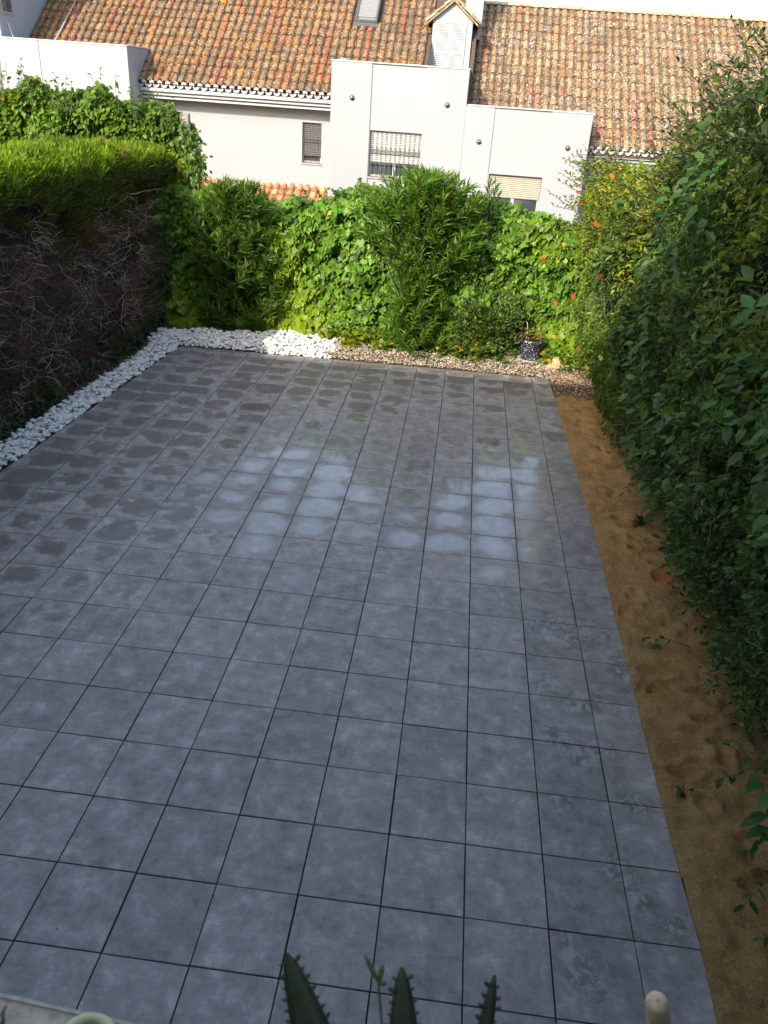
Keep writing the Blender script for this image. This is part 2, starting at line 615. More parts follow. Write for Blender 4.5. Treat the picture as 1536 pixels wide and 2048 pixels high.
def patio_right(y):
    return float(np.interp(y, [-3, .23, .43, .945, .955, 1.48, 2.5, 3.62, 4.14, 5.66, 7.11, 8.51, 9.92, 11.02],
                           [.33, .37, .385, .41, .375, .372, .378, .383, .39, .40, .37, .35, .335, .29]))
def patio_left(y):
    return -6.94 + .062 * y
rows = [-0.066, 0.451, 0.976, 1.497, 2.02, 2.546, 3.07, 3.601, 4.131, 4.649, 5.142, 5.626, 6.099, 6.578, 7.064, 7.535, 8.02, 8.488, 8.944, 9.389, 9.829, 10.251, 10.661]
rows = [rows[0] - .515 * k for k in range(5, 0, -1)] + rows
V, F, SZ, CC, UV = [], [], [], [], []
GAP = .0042
def damp_sheen(x, y):
    q = np.array([[x, y, 0.]])
    n1 = fbm(q, .55, 3)[0]
    n2 = fbm(q, 1.1, 9)[0]
    damp = 0
    if x < -3.0:
        lf = min(1, max(0, (-2.6 - x) / 2.2)) * min(1, max(0, (y - 2.0) / 2.0))
        damp = max(damp, lf * (.75 + .6 * (n2 - .5)))
    if y > 7.2:
        damp = max(damp, min(1, (y - 7.0) / 2.0) * (.62 + 1.0 * (n1 - .4)))
    damp += random.uniform(-.16, .12)
    if random.random() < .05 and y > 5:
        damp = .8
    sh = 0
    if 3.6 < y < 8.9 and x > -5.6:
        k = math.exp(-((y - 6.3) / 2.0) ** 2) * min(1, max(0, (x + 5.6) / 2.2))
        sh = k * (.95 + 1.0 * (n2 - .42)) + random.uniform(-.35, .2)
        if -.9 < x and 4.6 < y < 7.6:
            sh += .5
    if x < -.0 and x > -5.0 and random.random() < .10 and 4.5 < y < 8.6:
        sh = .9
    return min(1, max(0, damp)), min(1, max(0, sh))
for j, y0 in enumerate(rows):
    last = j == len(rows) - 1
    y1 = rows[j + 1] if not last else None
    for i in range(-1, 14):
        xr, xl = (0.0 - .5 * (i - 0)), (0.0 - .5 * (i + 1))
        if i == -1:
            xl, xr = 0.0, .6
        ya = y0 + GAP
        yb = (y1 - GAP) if y1 else 10.985
        xa, xb = xl + GAP, xr - GAP
        def ex(v):   # right/left borders are cut
            return v
        ymid = (ya + yb) / 2
        corners = []
        if i == -1:
            ra, rb = patio_right(ya + .004), patio_right(yb - .004)
            corners = [(xa, ya), (ra, ya), (rb, yb), (xa, yb)]
        else:
            la, lb = patio_left(ya), patio_left(yb)
            if xb <= min(la, lb) + .01:
                continue
            corners = [(max(xa, la), ya), (xb, ya), (xb, yb), (max(xa, lb), yb)]
        if last:
            corners = [(cx, cy if cy < 10.8 else 10.93 + (cx + 6.26) / 6.55 * .09) for cx, cy in corners]
        jx, jy, h = random.gauss(0, .0009), random.gauss(0, .0009), random.gauss(0, .0006)
        tx, ty = random.gauss(0, .0030), random.gauss(0, .0030)
        cx0, cy0 = (xa + xb) / 2, (ya + yb) / 2
        top, side, bot = [], [], []
        bv = .0022
        mx = sum(c[0] for c in corners) / 4
        my = sum(c[1] for c in corners) / 4
        for cx, cy in corners:
            zz = h + tx * (cx - cx0) + ty * (cy - cy0)
            ix = cx + (bv if cx < mx else -bv) + jx
            iy = cy + (bv if cy < my else -bv) + jy
            top.append((ix, iy, zz))
            side.append((cx + jx, cy + jy, zz - bv))
            bot.append((cx + jx, cy + jy, -.03))
        b = len(V)
        V += top + side + bot
        F += [b, b + 1, b + 2, b + 3]
        SZ.append(4)
        for o_ in (0, 4):
            for k in range(4):
                k2 = (k + 1) % 4
                F += [b + o_ + k, b + o_ + 4 + k, b + o_ + 4 + k2, b + o_ + k2]
                SZ.append(4)
        dm, sh = damp_sheen(cx0, cy0)
        dm *= random.uniform(.7, 1.15)
        rn = random.random()
        CC += [(rn, dm, sh)] * 12
        UV += [((v[0] - xl) / .5 if i >= 0 else (v[0]) / .5, (v[1] - y0) / .52) for v in top + side + bot]
tag(mesh_np('patio', V, F, SZ, M['patio'], None, np.array(CC), False, UV),
    'patio of dark grey square porcelain tiles with thin black joints', 'patio', kind='structure')
ly = np.linspace(-2.7, 10.94, 30)
gx = np.stack([[patio_left(y) + .02 for y in ly], [patio_right(y) - .025 for y in ly]], 1)
tag(grid_mesh('patio_bed', gx, np.stack([ly, ly], 1), np.full((30, 2), -.0085), M['grout'], None, False),
    'black grout showing in the joints of the patio tiles', 'grout', kind='structure')

# sand strip along the right border
def sand_right(y):
    return float(np.interp(y, [-3, 1.2, 1.9, 2.7, 3.5, 4.2, 5, 5.9, 6.9, 7.6, 8.7, 9.8], [1.1, 1.0, .94, .97, .97, .86, .9, .88, .97, .87, .87, .9])) + .25
ny, nx = 640, 60
yy = np.linspace(-3, 10.02, ny)
uu = np.linspace(0, 1, nx)
X = np.empty((ny, nx)); Y = np.empty((ny, nx))
for a, y in enumerate(yy):
    x0, x1 = patio_right(y) - .02, sand_right(y) + .3
    X[a] = x0 + (x1 - x0) * uu
    Y[a] = y
Q = np.stack([X.ravel(), Y.ravel(), 0 * X.ravel()], 1)
ridge = 1 - np.abs(fbm(Q, 7, 44, 3) * 2 - 1)
Z = -.062 + (fbm(Q, 2.0, 5) * .06 + fbm(Q, 8, 15, 4) * .075 + ridge * .035).reshape(ny, nx)
for _ in range(46):      # footprints and scoops
    fx, fy = random.uniform(.45, .95), random.uniform(.2, 9.8)
    ra, rb = random.uniform(.05, .12), random.uniform(.04, .08)
    d = ((X - fx) / ra) ** 2 + ((Y - fy) / rb) ** 2
    Z += -.045 * np.exp(-d) + .022 * np.exp(-(np.sqrt(d) - 1.5) ** 2 * 5)
Z = Z - .012 * np.clip(1 - (X - np.array([[patio_right(y)] for y in yy])) / .05, 0, 1)
Z = np.minimum(Z, np.where(X < np.array([[patio_right(y) + .01] for y in yy]), -.008, 9))
tag(grid_mesh('sand_strip', X, Y, Z, M['sand']), 'strip of damp brown sand between patio and right hedge', 'sand', kind='structure')

# soil beds (left strip, back bed, corner)
def bed(name, x0, x1, y0, y1, label, n=90):
    X, Y = np.meshgrid(np.linspace(x0, x1, n), np.linspace(y0, y1, n))
    q_ = np.stack([X.ravel(), Y.ravel(), 0 * X.ravel()], 1)
    Z = (-.055 + fbm(q_, 5, 61, 4) * .055).reshape(X.shape)
    return tag(grid_mesh(name, X, Y, Z, M['soil']), label, 'soil', kind='structure')
bed('soil_bed', -9.2, 1.8, 10.96, 13.3, 'brown soil bed under the back hedge')
bed('soil_bed', -9.0, -6.2, -3.0, 10.958, 'brown soil bed under the left hedge')
bed('soil_bed', .30, 2.6, 10.03, 10.958, 'brown soil in the back right corner')
bed('soil_bed', 1.16, 2.8, -3.0, 10.026, 'brown soil under the right hedge')

# ------------------------------------------------------------------ neighbour houses across the garden
PITCH, P_TAN = .2045, .74
SL = math.sqrt(1 + P_TAN ** 2)
pal_old = [((.26, .17, .10), 5), ((.36, .22, .115), 4), ((.48, .32, .16), 2), ((.19, .145, .105), 5), ((.24, .21, .165), 3), ((.50, .12, .05), 1.2), ((.47, .22, .08), 2.2)]
pal_pale = [((.50, .36, .20), 5), ((.40, .26, .145), 5), ((.58, .47, .30), 3), ((.28, .20, .14), 4), ((.42, .12, .055), .9), ((.54, .29, .12), 2.5), ((.36, .31, .25), 3)]
pal_new = [((.62, .30, .12), 5), ((.66, .42, .19), 4), ((.55, .21, .09), 4), ((.70, .48, .25), 2)]
def pick(pal):
    t = random.uniform(0, sum(p[1] for p in pal))
    for c, w_ in pal:
        t -= w_
        if t <= 0:
            return c
    return pal[0][0]
def roof_covers(x0, x1, y0, z0, ylen, tan, pal, skip=None, tl=.36, redrun=.035, chan=(.17, .125, .09), rx=.076):
    """cover tiles and channel tiles of one slope, as one mesh"""
    sl = math.sqrt(1 + tan * tan)
    up = np.array([0, 1 / sl, tan / sl]); nr = np.array([0, -tan / sl, 1 / sl])
    V, F, SZ, C = [], [], [], []
    ncol = int(round((x1 - x0) / PITCH))
    nrow = int(math.ceil(ylen * sl / tl))
    NS = 7
    for ci in range(ncol):
        xc = x0 + (ci + .5) * (x1 - x0) / ncol
        run = None
        wob = random.gauss(0, .006)
        for ri in range(nrow):
            s0 = ri * tl + random.gauss(0, .012)
            if skip and skip(xc, y0 + s0 / sl):
                continue
            if run is None and random.random() < redrun:
                run = [random.choice([(.50, .11, .045), (.52, .15, .06), (.44, .10, .05)]), random.randint(2, 5)]
            if run:
                c = run[0]
                run[1] -= 1
                if run[1] <= 0:
                    run = None
            else:
                c = pick(pal)
            j_ = random.uniform(.78, 1.2)
            c = tuple(v * j_ for v in c)
            s1 = min(s0 + tl * 1.13, ylen * sl)
            if s1 - s0 < .05:
                continue
            b = len(V)
            r0, r1 = rx * random.uniform(.97, 1.06), rx * random.uniform(.80, .88)
            dx0, dx1 = wob + random.gauss(0, .004), wob + random.gauss(0, .004)
            lift0 = .030 + random.gauss(0, .004)
            for (s_, r, dx, lf, th) in ((s0, r0, dx0, lift0, 0), (s1, r1, dx1, .010, 0), (s0, r0 - .014, dx0, lift0, 1)):
                for k in range(NS + 1):
                    a = math.pi * k / NS
                    q_ = np.array([xc + dx - r * math.cos(a), y0, z0]) + up * s_ + nr * (lf + r * math.sin(a) * .92)
                    V.append(q_); C.append(c)
            for k in range(NS):
                F += [b + k, b + NS + 1 + k, b + NS + 2 + k, b + k + 1]; SZ.append(4)
                F += [b + k, b + k + 1, b + 2 * NS + 3 + k, b + 2 * NS + 2 + k]; SZ.append(4)
    ncover = len(SZ)
    # channels: concave courses between the covers
    for ci in range(ncol + 1):
        xc = x0 + ci * (x1 - x0) / ncol
        for ri in range(nrow):
            s0 = ri * tl + .14
            if skip and (skip(xc, y0 + s0 / sl) or skip(xc - .06, y0 + s0 / sl) or skip(xc + .06, y0 + s0 / sl)):
                continue
            s1 = min(s0 + tl * 1.02, ylen * sl)
            c = tuple(v * random.uniform(.6, 1.3) for v in chan)
            b = len(V)
            for s_, lf in ((s0, .024), (s1, .004)):
                for k in range(5):
                    a = math.pi * k / 4
                    V.append(np.array([xc - .062 * math.cos(a), y0, z0]) + up * s_ + nr * (lf + .03 - .028 * math.sin(a)))
                    C.append(c)
            for k in range(4):
                F += [b + k, b + k + 1, b + 6 + k, b + 5 + k]; SZ.append(4)
    return V, F, SZ, C
def roof_slab(m, x0, x1, y0, z0, ylen, tan, th=.16, drop=.012):
    z0 = z0 - drop
    y1, z1 = y0 + ylen, z0 + tan * ylen
    m.add([(x0, y0, z0), (x1, y0, z0), (x1, y1, z1), (x0, y1, z1), (x0, y0, z0 - th), (x1, y0, z0 - th), (x1, y1, z1 - th), (x0, y1, z1 - th)],
          [(0, 1, 2, 3), (4, 7, 6, 5), (0, 4, 5, 1), (1, 5, 6, 2), (2, 6, 7, 3), (3, 7, 4, 0)])
def scallops(m, x0, x1, y, z):
    """white mortared channel ends under the first covers"""
    n = int(round((x1 - x0) / PITCH))
    NS = 8
    for ci in range(n + 1):
        xc = x0 + ci * (x1 - x0) / n
        vs, fs = [], []
        for yy_, zz_ in ((y, z), (y + .25, z + .185)):
            for r in (.086, .066):
                for k in range(NS + 1):
                    a = math.pi * k / NS
                    vs.append((xc - r * math.cos(a), yy_, zz_ + .078 - r * .95 * math.sin(a)))
        K = NS + 1
        for k in range(NS):
            fs += [(k, k + 1, K + k + 1, K + k), (k, 2 * K + k, 2 * K + k + 1, k + 1), (K + k, K + k + 1, 3 * K + k + 1, 3 * K + k)]
        m.add(vs, fs)
        if ci < n:
            xm = xc + PITCH / 2
            m.add([(xm - .064 * math.cos(math.pi * k / 8), y - .028, z + .10 + .062 * math.sin(math.pi * k / 8)) for k in range(9)], [tuple(range(9))])
def cornice(name, x0, x1, ztop, parent, ywall=20.35):
    for ya, za, zb in ((19.74, ztop - .13, ztop - .03), (19.96, ztop - .225, ztop - .165), (20.12, ztop - .32, ztop - .26)):
        m = MB()
        m.box(x0, x1, ya, ywall, za, zb)
        bevel(m.build(name, M['white_paint'], parent), .008)
    m = MB()
    m.box(x0, x1, 20.02, ywall, ztop - .165, ztop - .13)
    m.box(x0, x1, 20.18, ywall, ztop - .26, ztop - .225)
    m.build('cornice_recess', M['white_paint'], parent)
def panel_wall(m, x0, x1, y0, y1, z0, z1, hole):
    """wall slab with one rectangular opening"""
    hx0, hx1, hz0, hz1 = hole
    m.box(x0, hx0, y0, y1, z0, z1)
    m.box(hx1, x1, y0, y1, z0, z1)
    m.box(hx0, hx1, y0, y1, hz1, z1)
    m.box(hx0, hx1, y0, y1, z0, hz0)
def wall_grid(m, x0, x1, y0, y1, z0, z1, holes):
    """front wall cut by several holes, butted strips"""
    hs = sorted(holes)
    cur = x0
    for hx0, hx1, hz0, hz1 in hs:
        if hx0 > cur:
            m.box(cur, hx0, y0, y1, z0, z1)
        if hz0 > z0:
            m.box(hx0, hx1, y0, y1, z0, hz0)
        if hz1 < z1:
            m.box(hx0, hx1, y0, y1, hz1, z1)
        cur = hx1
    if cur < x1:
        m.box(cur, x1, y0, y1, z0, z1)
def barred_window(parent, x0, x1, z0, z1, yf, yb, blind_to, nbar, rails, sash=2, label=None, blindmat=None):
    """window in an opening: frame, panes, roller blind, iron bars, sill. yf = wall face, yb = back of the reveal"""
    e = empty('window', ((x0 + x1) / 2, yb, z0))
    e.parent = parent
    if label:
        e['label'] = label
    def P(m, name, mat, bv=0):
        o = m.build(name, mat)
        o.data.transform(Matrix.Translation((-(x0 + x1) / 2, -yb, -z0)))
        o.parent = e
        return bevel(o, bv) if bv else o
    f = MB(); t = .045
    f.box(x0, x0 + t, yb - .05, yb, z0, z1); f.box(x1 - t, x1, yb - .05, yb, z0, z1)
    f.box(x0 + t, x1 - t, yb - .05, yb, z0, z0 + t); f.box(x0 + t, x1 - t, yb - .05, yb, z1 - t, z1)
    if sash == 2:
        xm = (x0 + x1) / 2
        f.box(xm - .04, xm + .04, yb - .048, yb - .002, z0 + t, z1 - t)
    P(f, 'frame', M['white_paint'], .004)
    g = MB(); g.box(x0 + t, x1 - t, yb - .022, yb - .016, z0 + t, z1 - t)
    P(g, 'pane', M['glass'])
    if blind_to is not None:
        b = MB()
        n = int((z1 - blind_to) / .045)
        for k in range(n):
            za = z1 - .045 * (k + 1)
            b.add([(x0 + .01, yb - .062, za + .004), (x1 - .01, yb - .062, za + .004), (x1 - .01, yb - .072, za + .022), (x0 + .01, yb - .072, za + .022), (x0 + .01, yb - .062, za + .042), (x1 - .01, yb - .062, za + .042)],
                  [(0, 1, 2, 3), (3, 2, 5, 4)])
        b.box(x0 + .01, x1 - .01, yb - .060, yb - .052, z1 - .045 * n, z1)
        P(b, 'roller_blind', blindmat)
    if nbar:
        g = MB(); yg = yf + .03
        for k in range(nbar):
            x = x0 + (k + .5) * (x1 - x0) / nbar
            g.tube([(x, yg, z0 + .015), (x, yg, z1 - .02)], .008, 6)
            for zr in rails[:1]:
                g.tube([(x, yg, zr + .03), (x, yg, zr + .055), (x, yg, zr + .08)], [.009, .017, .009], 6)
        for zr in rails:
            g.box(x0, x1, yg - .009, yg + .009, zr - .008, zr + .008)
        P(g, 'grille', M['grille'])
    s = MB(); s.box(x0 - .02, x1 + .02, yf - .025, yb - .002, z0 - .045, z0)
    P(s, 'sill', M['grey_stone'], .004)
    return e
def wall_lamp(parent, x, z, yf):
    e = empty('wall_lamp', (x, yf, z)); e.parent = parent
    m = MB()
    prof = [(.0, .0), (.045, -.004), (.06, -.03), (.055, -.06), (.04, -.075), (0, -.078)]
    m.lathe([(.05, 0), (.05, .018), (0, .02)], 14)
    o = m.build('back_plate', M['steel'], e, True); o.rotation_euler = (R(90), 0, 0)
    m = MB()
    vs, fs = [], []
    NA, NB = 10, 7
    for a in range(NA + 1):
        for b in range(NB + 1):
            th = math.pi * a / NA; ph = math.pi / 2 * b / NB
            vs.append((-.062 * math.cos(th) , -.085 * math.sin(th) * math.sin(ph) - .005, .062 * math.cos(ph) * math.sin(th) + .01))
    for a in range(NA):
        for b in range(NB):
            k = a * (NB + 1) + b
            fs.append((k, k + 1, k + NB + 2, k + NB + 1))
    m.add(vs, fs); m.build('shade', M['steel'], e, True)
    m = MB(); m.tube([(0, -.03, .0), (0, -.035, -.03)], .022, 10)
    m.build('bulb', M['dark'], e)
    return e

white_blind = plain('white_blind', (.46, .46, .455), .5, .05)
beige_blind = plain('beige_blind', (.34, .32, .265), .5, .06)
grey_blind = plain('grey_blind', (.12, .12, .125), .55, .06)

# ---- house with the long weathered roof
HA = empty('house', (-7.5, 20, -1.6))
tag(HA, 'white house on the left with a dark lichen-spotted clay tile roof, dormer and skylight', 'house', 'white houses beyond the hedge')
def bp(m, name, mat, parent, smooth=False, bv=0):
    """build at world coordinates under a parent empty that sits elsewhere"""
    o = m.build(name, mat, None, smooth)
    base = Vector((0, 0, 0))
    p = parent
    while p is not None:
        base += Vector(p.location)
        p = p.parent
    o.data.transform(Matrix.Translation(-base))
    o.parent = parent
    return bevel(o, bv) if bv else o
def bpn(name, V, F, SZ, mat, parent, cols, smooth=False):
    base = np.zeros(3); p = parent
    while p is not None:
        base += np.array(p.location); p = p.parent
    return mesh_np(name, np.array(V) - base, F, SZ, mat, parent, cols, smooth)

ZG = -1.7
EY, EZ = 19.6, 4.03            # lower edge of the left roof
# rear wall (under the eave) with the small barred window, from left block to centre block
m = MB()
sw = (-5.93, -5.42, 2.41, 3.38)
wall_grid(m, -10.04, -4.99, 20.20, 20.75, ZG, 3.95, [sw])
bp(m, 'wall', M['white'], HA)
# left block
m = MB()
wall_grid(m, -13.9, -10.05, 19.03, 20.0, ZG, 4.80, [(-13.88, -13.33, 2.2, 4.36)])
m.box(-13.9, -12.30, 19.0, 19.03, 4.36, 4.80); m.box(-13.33, -12.30, 19.0, 19.03, ZG, 4.36)
m.box(-12.285, -10.05, 19.0, 19.03, ZG, 4.80)
m.box(-10.30, -10.05, 20.0, 22.0, ZG, 4.80)
m.box(-13.9, -13.6, 20.0, 22.0, ZG, 4.80)
bp(m, 'wall', M['white'], HA)
m = MB(); m.box(-13.92, -10.03, 18.985, 19.3, 4.80, 4.83); m.box(-10.32, -10.03, 19.3, 20.55, 4.80, 4.83)
bp(m, 'parapet_cap', M['white_paint'], HA, bv=.008)
m = MB(); m.box(-13.88, -13.33, 19.2, 19.24, 2.2, 4.36)
bp(m, 'shutter', grey_blind, HA)  # grey panel stands in for the shade inside the recess
# centre block with a recessed panel that holds the wide barred window
m = MB()
wx = (-4.0, -2.72, 2.30, 3.36)
wall_grid(m, -5.0, -1.70, 19.03, 19.35, ZG, 4.80, [wx])
m.box(-5.0, -4.02, 19.0, 19.03, ZG, 4.80); m.box(-2.70, -1.70, 19.0, 19.03, ZG, 4.80)
m.box(-5.0, -4.7, 19.35, 21.2, ZG, 4.80); m.box(-2.0, -1.70, 19.35, 22.0, 3.0, 4.80)
bp(m, 'wall', M['white'], HA)
m = MB(); m.box(-5.02, -1.68, 18.985, 19.37, 4.80, 4.83); m.box(-2.02, -1.68, 19.37, 20.9, 4.80, 4.83)
m.box(-4.80, -4.66, 19.05, 19.15, 4.83, 4.87)
bp(m, 'parapet_cap', M['white_paint'], HA, bv=.008)
barred_window(HA, sw[0], sw[1], sw[2], sw[3], 20.20, 20.35, 2.53, 7, [2.93, 2.6], 1, 'small barred window with a grey blind', grey_blind)
barred_window(HA, wx[0], wx[1], wx[2], wx[3], 19.03, 19.18, 2.62, 11, [2.93, 2.86, 2.62], 2, 'wide barred window with a white blind pulled halfway down', white_blind)
for c in list(HA.children):
    if c.name.startswith('window'):
        c.location = Vector(c.location) - Vector(HA.location)
def lamp_at(parent, x, z):
    e = wall_lamp(parent, x, z, 19.0)
    e.location = Vector(e.location) - Vector(parent.location)
lamp_at(HA, -4.48, 4.03); lamp_at(HA, -2.16, 4.02)
# roof
DX0, DX1, DY = -2.80, -1.74, 21.55
def skipA(x, y):
    if DX0 - .05 < x < DX1 + .05 and y < DY:
        return True
    if x < -10.05 and y < 20.0:
        return True
    if -4.93 < x < -4.22 and 21.72 < y < 22.9:
        return True
    if DX0 - .03 < x < DX1 + .03 and y < DY + 1.7:
        return True
    return False
RL = 4.6
V, F, SZ, C = roof_covers(-13.36, -1.66, EY, EZ, RL, P_TAN, pal_old, skipA, redrun=.06, chan=(.06, .042, .03))  # channel colour darkened to paint stronger shadow between the cover tiles
bpn('roof', V, F, SZ, M['old_tile'], HA, np.array(C) * np.array([.58, .45, .35]))
m = MB()
roof_slab(m, -13.36, -10.05, 20.0, EZ + .4 * P_TAN, RL - .4, P_TAN)
roof_slab(m, -10.05, DX0, EY + .05, EZ + .05 * P_TAN, RL - .05, P_TAN)
roof_slab(m, DX0, DX1, DY + .3, EZ + (DY + .3 - EY) * P_TAN, RL - (DY + .3 - EY), P_TAN)
roof_slab(m, DX1, -1.64, EY + .05, EZ + .05 * P_TAN, RL - .05, P_TAN)
bp(m, 'roof_deck', plain('roof_mortar', (.08, .06, .045), .95, .35, 25, bump=.6), HA)
m = MB(); scallops(m, -10.0, -5.02, EY - .012, EZ - .078)
bp(m, 'eave_edge', M['white_paint'], HA)
cf = MB(); 
def cornice2(x0, x1, ztop, parent):
    for ya, za, zb in ((19.625, ztop - .17, ztop - .088), (19.70, ztop - .25, ztop - .19), (19.77, ztop - .335, ztop - .28)):
        m = MB(); m.box(x0, x1, ya, 20.199, za, zb)
        bp(m, 'cornice', M['white_paint'], parent, bv=.01)
    m = MB(); m.box(x0, x1, 19.74, 20.197, ztop - .19, ztop - .16); m.box(x0, x1, 19.82, 20.197, ztop - .28, ztop - .25)
    bp(m, 'cornice', M['white'], parent)
cornice2(-10.045, -5.005, EZ, HA)
# white gable wall between the two roofs, above the lower roof
m = MB()
ye, ze = EY + .1, EZ
m.add([(-1.70, ye, ze - 1.2), (-1.66, ye, ze - 1.2), (-1.66, ye + RL, ze + RL * P_TAN - 1.2), (-1.70, ye + RL, ze + RL * P_TAN - 1.2),
       (-1.70, ye, ze - .02), (-1.66, ye, ze - .02), (-1.66, ye + RL, ze + RL * P_TAN - .02), (-1.70, ye + RL, ze + RL * P_TAN - .02)],
      [(0, 1, 5, 4), (1, 2, 6, 5), (2, 3, 7, 6), (3, 0, 4, 7), (0, 3, 2, 1), (4, 5, 6, 7)])
bp(m, 'gable_wall', M['white'], HA)
# raised wall on the far left, in its own shade, with a window
m = MB()
m.box(-14.0, -13.37, 19.3, 30, ZG, 8.2)
bp(m, 'side_wall', M['white'], HA)
e = empty('window', (-13.37, 19.72, 5.34)); e.parent = HA; e.location = Vector(e.location) - Vector(HA.location)
m = MB()
for (ya, yb, za, zb) in ((-.30, -.25, 0, .9), (.22, .27, 0, .9), (-.25, .22, 0, .05), (-.25, .22, .85, .9)):
    m.box(.0, .035, ya, yb, za, zb)
m.build('frame', M['grey_stone'], e)
m = MB(); m.box(.0, .01, -.25, .22, .05, .85); m.build('pane', M['glass'], e)
# skylight
def on_roof(x, y, h=0.0):
    n_ = Vector((0, -P_TAN / SL, 1 / SL))
    return Vector((x, y, EZ + (y - EY) * P_TAN)) + n_ * h
def roof_box(m, x0, x1, y0, y1, h0, h1):
    vs = [on_roof(x, y, h) for h in (h0, h1) for y in (y0, y1) for x in (x0, x1)]
    m.add(vs, [(0, 2, 3, 1), (4, 5, 7, 6), (0, 1, 5, 4), (2, 6, 7, 3), (0, 4, 6, 2), (1, 3, 7, 5)])
m = MB()
x0, x1, y0, y1 = -4.87, -4.29, 21.86, 23.0
roof_box(m, x0, x0 + .05, y0, y1, -.05, .17); roof_box(m, x1 - .05, x1, y0, y1, -.05, .17)
roof_box(m, x0 + .05, x1 - .05, y0, y0 + .035, -.05, .17); roof_box(m, x0 + .05, x1 - .05, y1 - .06, y1, -.05, .17)
roof_box(m, x0 - .04, x1 + .04, y0 - .10, y0, -.02, .10)
slt = bp(m, 'skylight', M['steel'], HA, bv=.006)
m = MB(); 
for k in range(22):
    ya = y0 + .15 + k * .045
    if ya + .04 > y1 - .06: break
    roof_box(m, x0 + .05, x1 - .05, ya, ya + .036, .08, .145)
roof_box(m, x0 + .05, x1 - .05, y0 + .035, y1 - .06, .05, .10)
o = bp(m, 'slatted_shutter', plain('grey_slats', (.24, .26, .28), .5, .08, 20), slt)
# white cable conduit lying on the tiles
m = MB(); m.tube([on_roof(-12.58, 20.45, .12), on_roof(-12.53, 21.6, .125), on_roof(-12.47, 23.4, .12), on_roof(-12.4, 24.1, .12)], .014, 6)
bp(m, 'conduit', M['white_paint'], HA)
m = MB(); m.tube([(-13.2, 19.6, 4.75), (-13.33, 19.62, 5.16)], .016, 6)
bp(m, 'pipe', M['white_paint'], HA)
# dormer
D0, D1 = -2.80, -1.77
m = MB()
apex = (-2.28, 6.36)
zb = 4.2
prof = [(D0, zb), (D1, zb), (D1, 6.0), (apex[0], apex[1]), (D0, 6.0)]
vs = [(x, y, z) for y in (DY, DY + 1.9) for x, z in prof]
m.add(vs, [(0, 1, 2, 3, 4), (9, 8, 7, 6, 5), (0, 5, 6, 1), (1, 6, 7, 2), (2, 7, 8, 3), (3, 8, 9, 4), (4, 9, 5, 0)])
dm = bp(m, 'dormer', M['white'], HA)
# dormer shutters: two leaves, each with an upper and lower louvred field
for k, (xa, xb) in enumerate(((-2.71, -2.325), (-2.31, -1.93))):
    m = MB()
    yf = DY - .035
    m.box(xa, xa + .03, yf, DY - .002, 4.60, 5.92); m.box(xb - .03, xb, yf, DY - .002, 4.60, 5.92)
    for za, zb_ in ((4.60, 4.64), (5.18, 5.24), (5.88, 5.92)):
        m.box(xa + .03, xb - .03, yf, DY - .002, za, zb_)
    for zl, zh in ((4.64, 5.18), (5.24, 5.88)):
        n = int((zh - zl) / .042)
        for i in range(n):
            za = zl + (zh - zl) * i / n
            m.add([(xa + .03, yf + .006, za + .004), (xb - .03, yf + .006, za + .004), (xb - .03, yf + .028, za + .036), (xa + .03, yf + .028, za + .036)], [(0, 1, 2, 3)])
    bp(m, 'shutter', M['white_paint'], dm)
    m = MB(); m.box(xa + .03, xb - .03, DY - .0035, DY - .002, 4.64, 5.88); bp(m, 'shutter_shade_sheet', plain('painted_louvre_shade', (.22, .22, .22), .7), dm)  # flat grey sheet behind the louvres paints in their shade
# dormer roof tiles: two small slopes
def small_roof(sgn, name, parent):
    t_ = .80
    sl = math.sqrt(1 + t_ * t_)
    V, F, SZ, C = [], [], [], []
    eave_x = apex[0] + sgn * .66
    for r in range(3 if True else 0):
        pass
    NS = 6
    for ci in range(9):
        yc = DY - .05 + ci * .2
        s = 0.0
        while s < .66 * sl - .06:
            c = pick(pal_pale); j_ = random.uniform(.8, 1.2); c = tuple(v * j_ for v in c)
            b = len(V)
            for (ss, r, lf) in ((s, .085, .03), (s + .34, .07, .005)):
                ss = min(ss, .66 * sl)
                for k in range(NS + 1):
                    a = math.pi * k / NS
                    h = lf + r * .75 * math.sin(a) + .015
                    px = eave_x - sgn * ss / sl + sgn * h * t_ / sl
                    pz = apex[1] + .03 - .66 * t_ + ss * t_ / sl + h / sl
                    V.append((px, yc - r * math.cos(a), pz)); C.append(c)
            for k in range(NS):
                F += [b + k, b + k + 1, b + NS + 2 + k, b + NS + 1 + k]; SZ.append(4)
            s += .29
    m = MB()
    z_e = apex[1] + .03 - .66 * t_
    m.add([(eave_x, DY - .12, z_e), (apex[0], DY - .12, apex[1] + .03), (apex[0], DY + 1.9, apex[1] + .03), (eave_x, DY + 1.9, z_e),
           (eave_x, DY - .12, z_e - .03), (apex[0], DY - .12, apex[1]), (apex[0], DY + 1.9, apex[1]), (eave_x, DY + 1.9, z_e - .03)],
          [(0, 1, 2, 3), (4, 7, 6, 5), (0, 4, 5, 1), (1, 5, 6, 2), (2, 6, 7, 3), (3, 7, 4, 0)])
    n0 = len(V)
    V = V + m.v; C = C + [(.45, .36, .24)] * len(m.v)
    for f in m.f:
        F += [i + n0 for i in f]; SZ.append(len(f))
    bpn(name, V, F, SZ, M['pale_tile'], parent, np.array(C))
small_roof(-1, 'dormer_roof', dm); small_roof(1, 'dormer_roof', dm)
# white chimney behind the dormer
m = MB(); m.box(-2.02, -1.55, 22.35, 23.1, 5.6, 7.6)
bp(m, 'chimney', M['white'], HA)
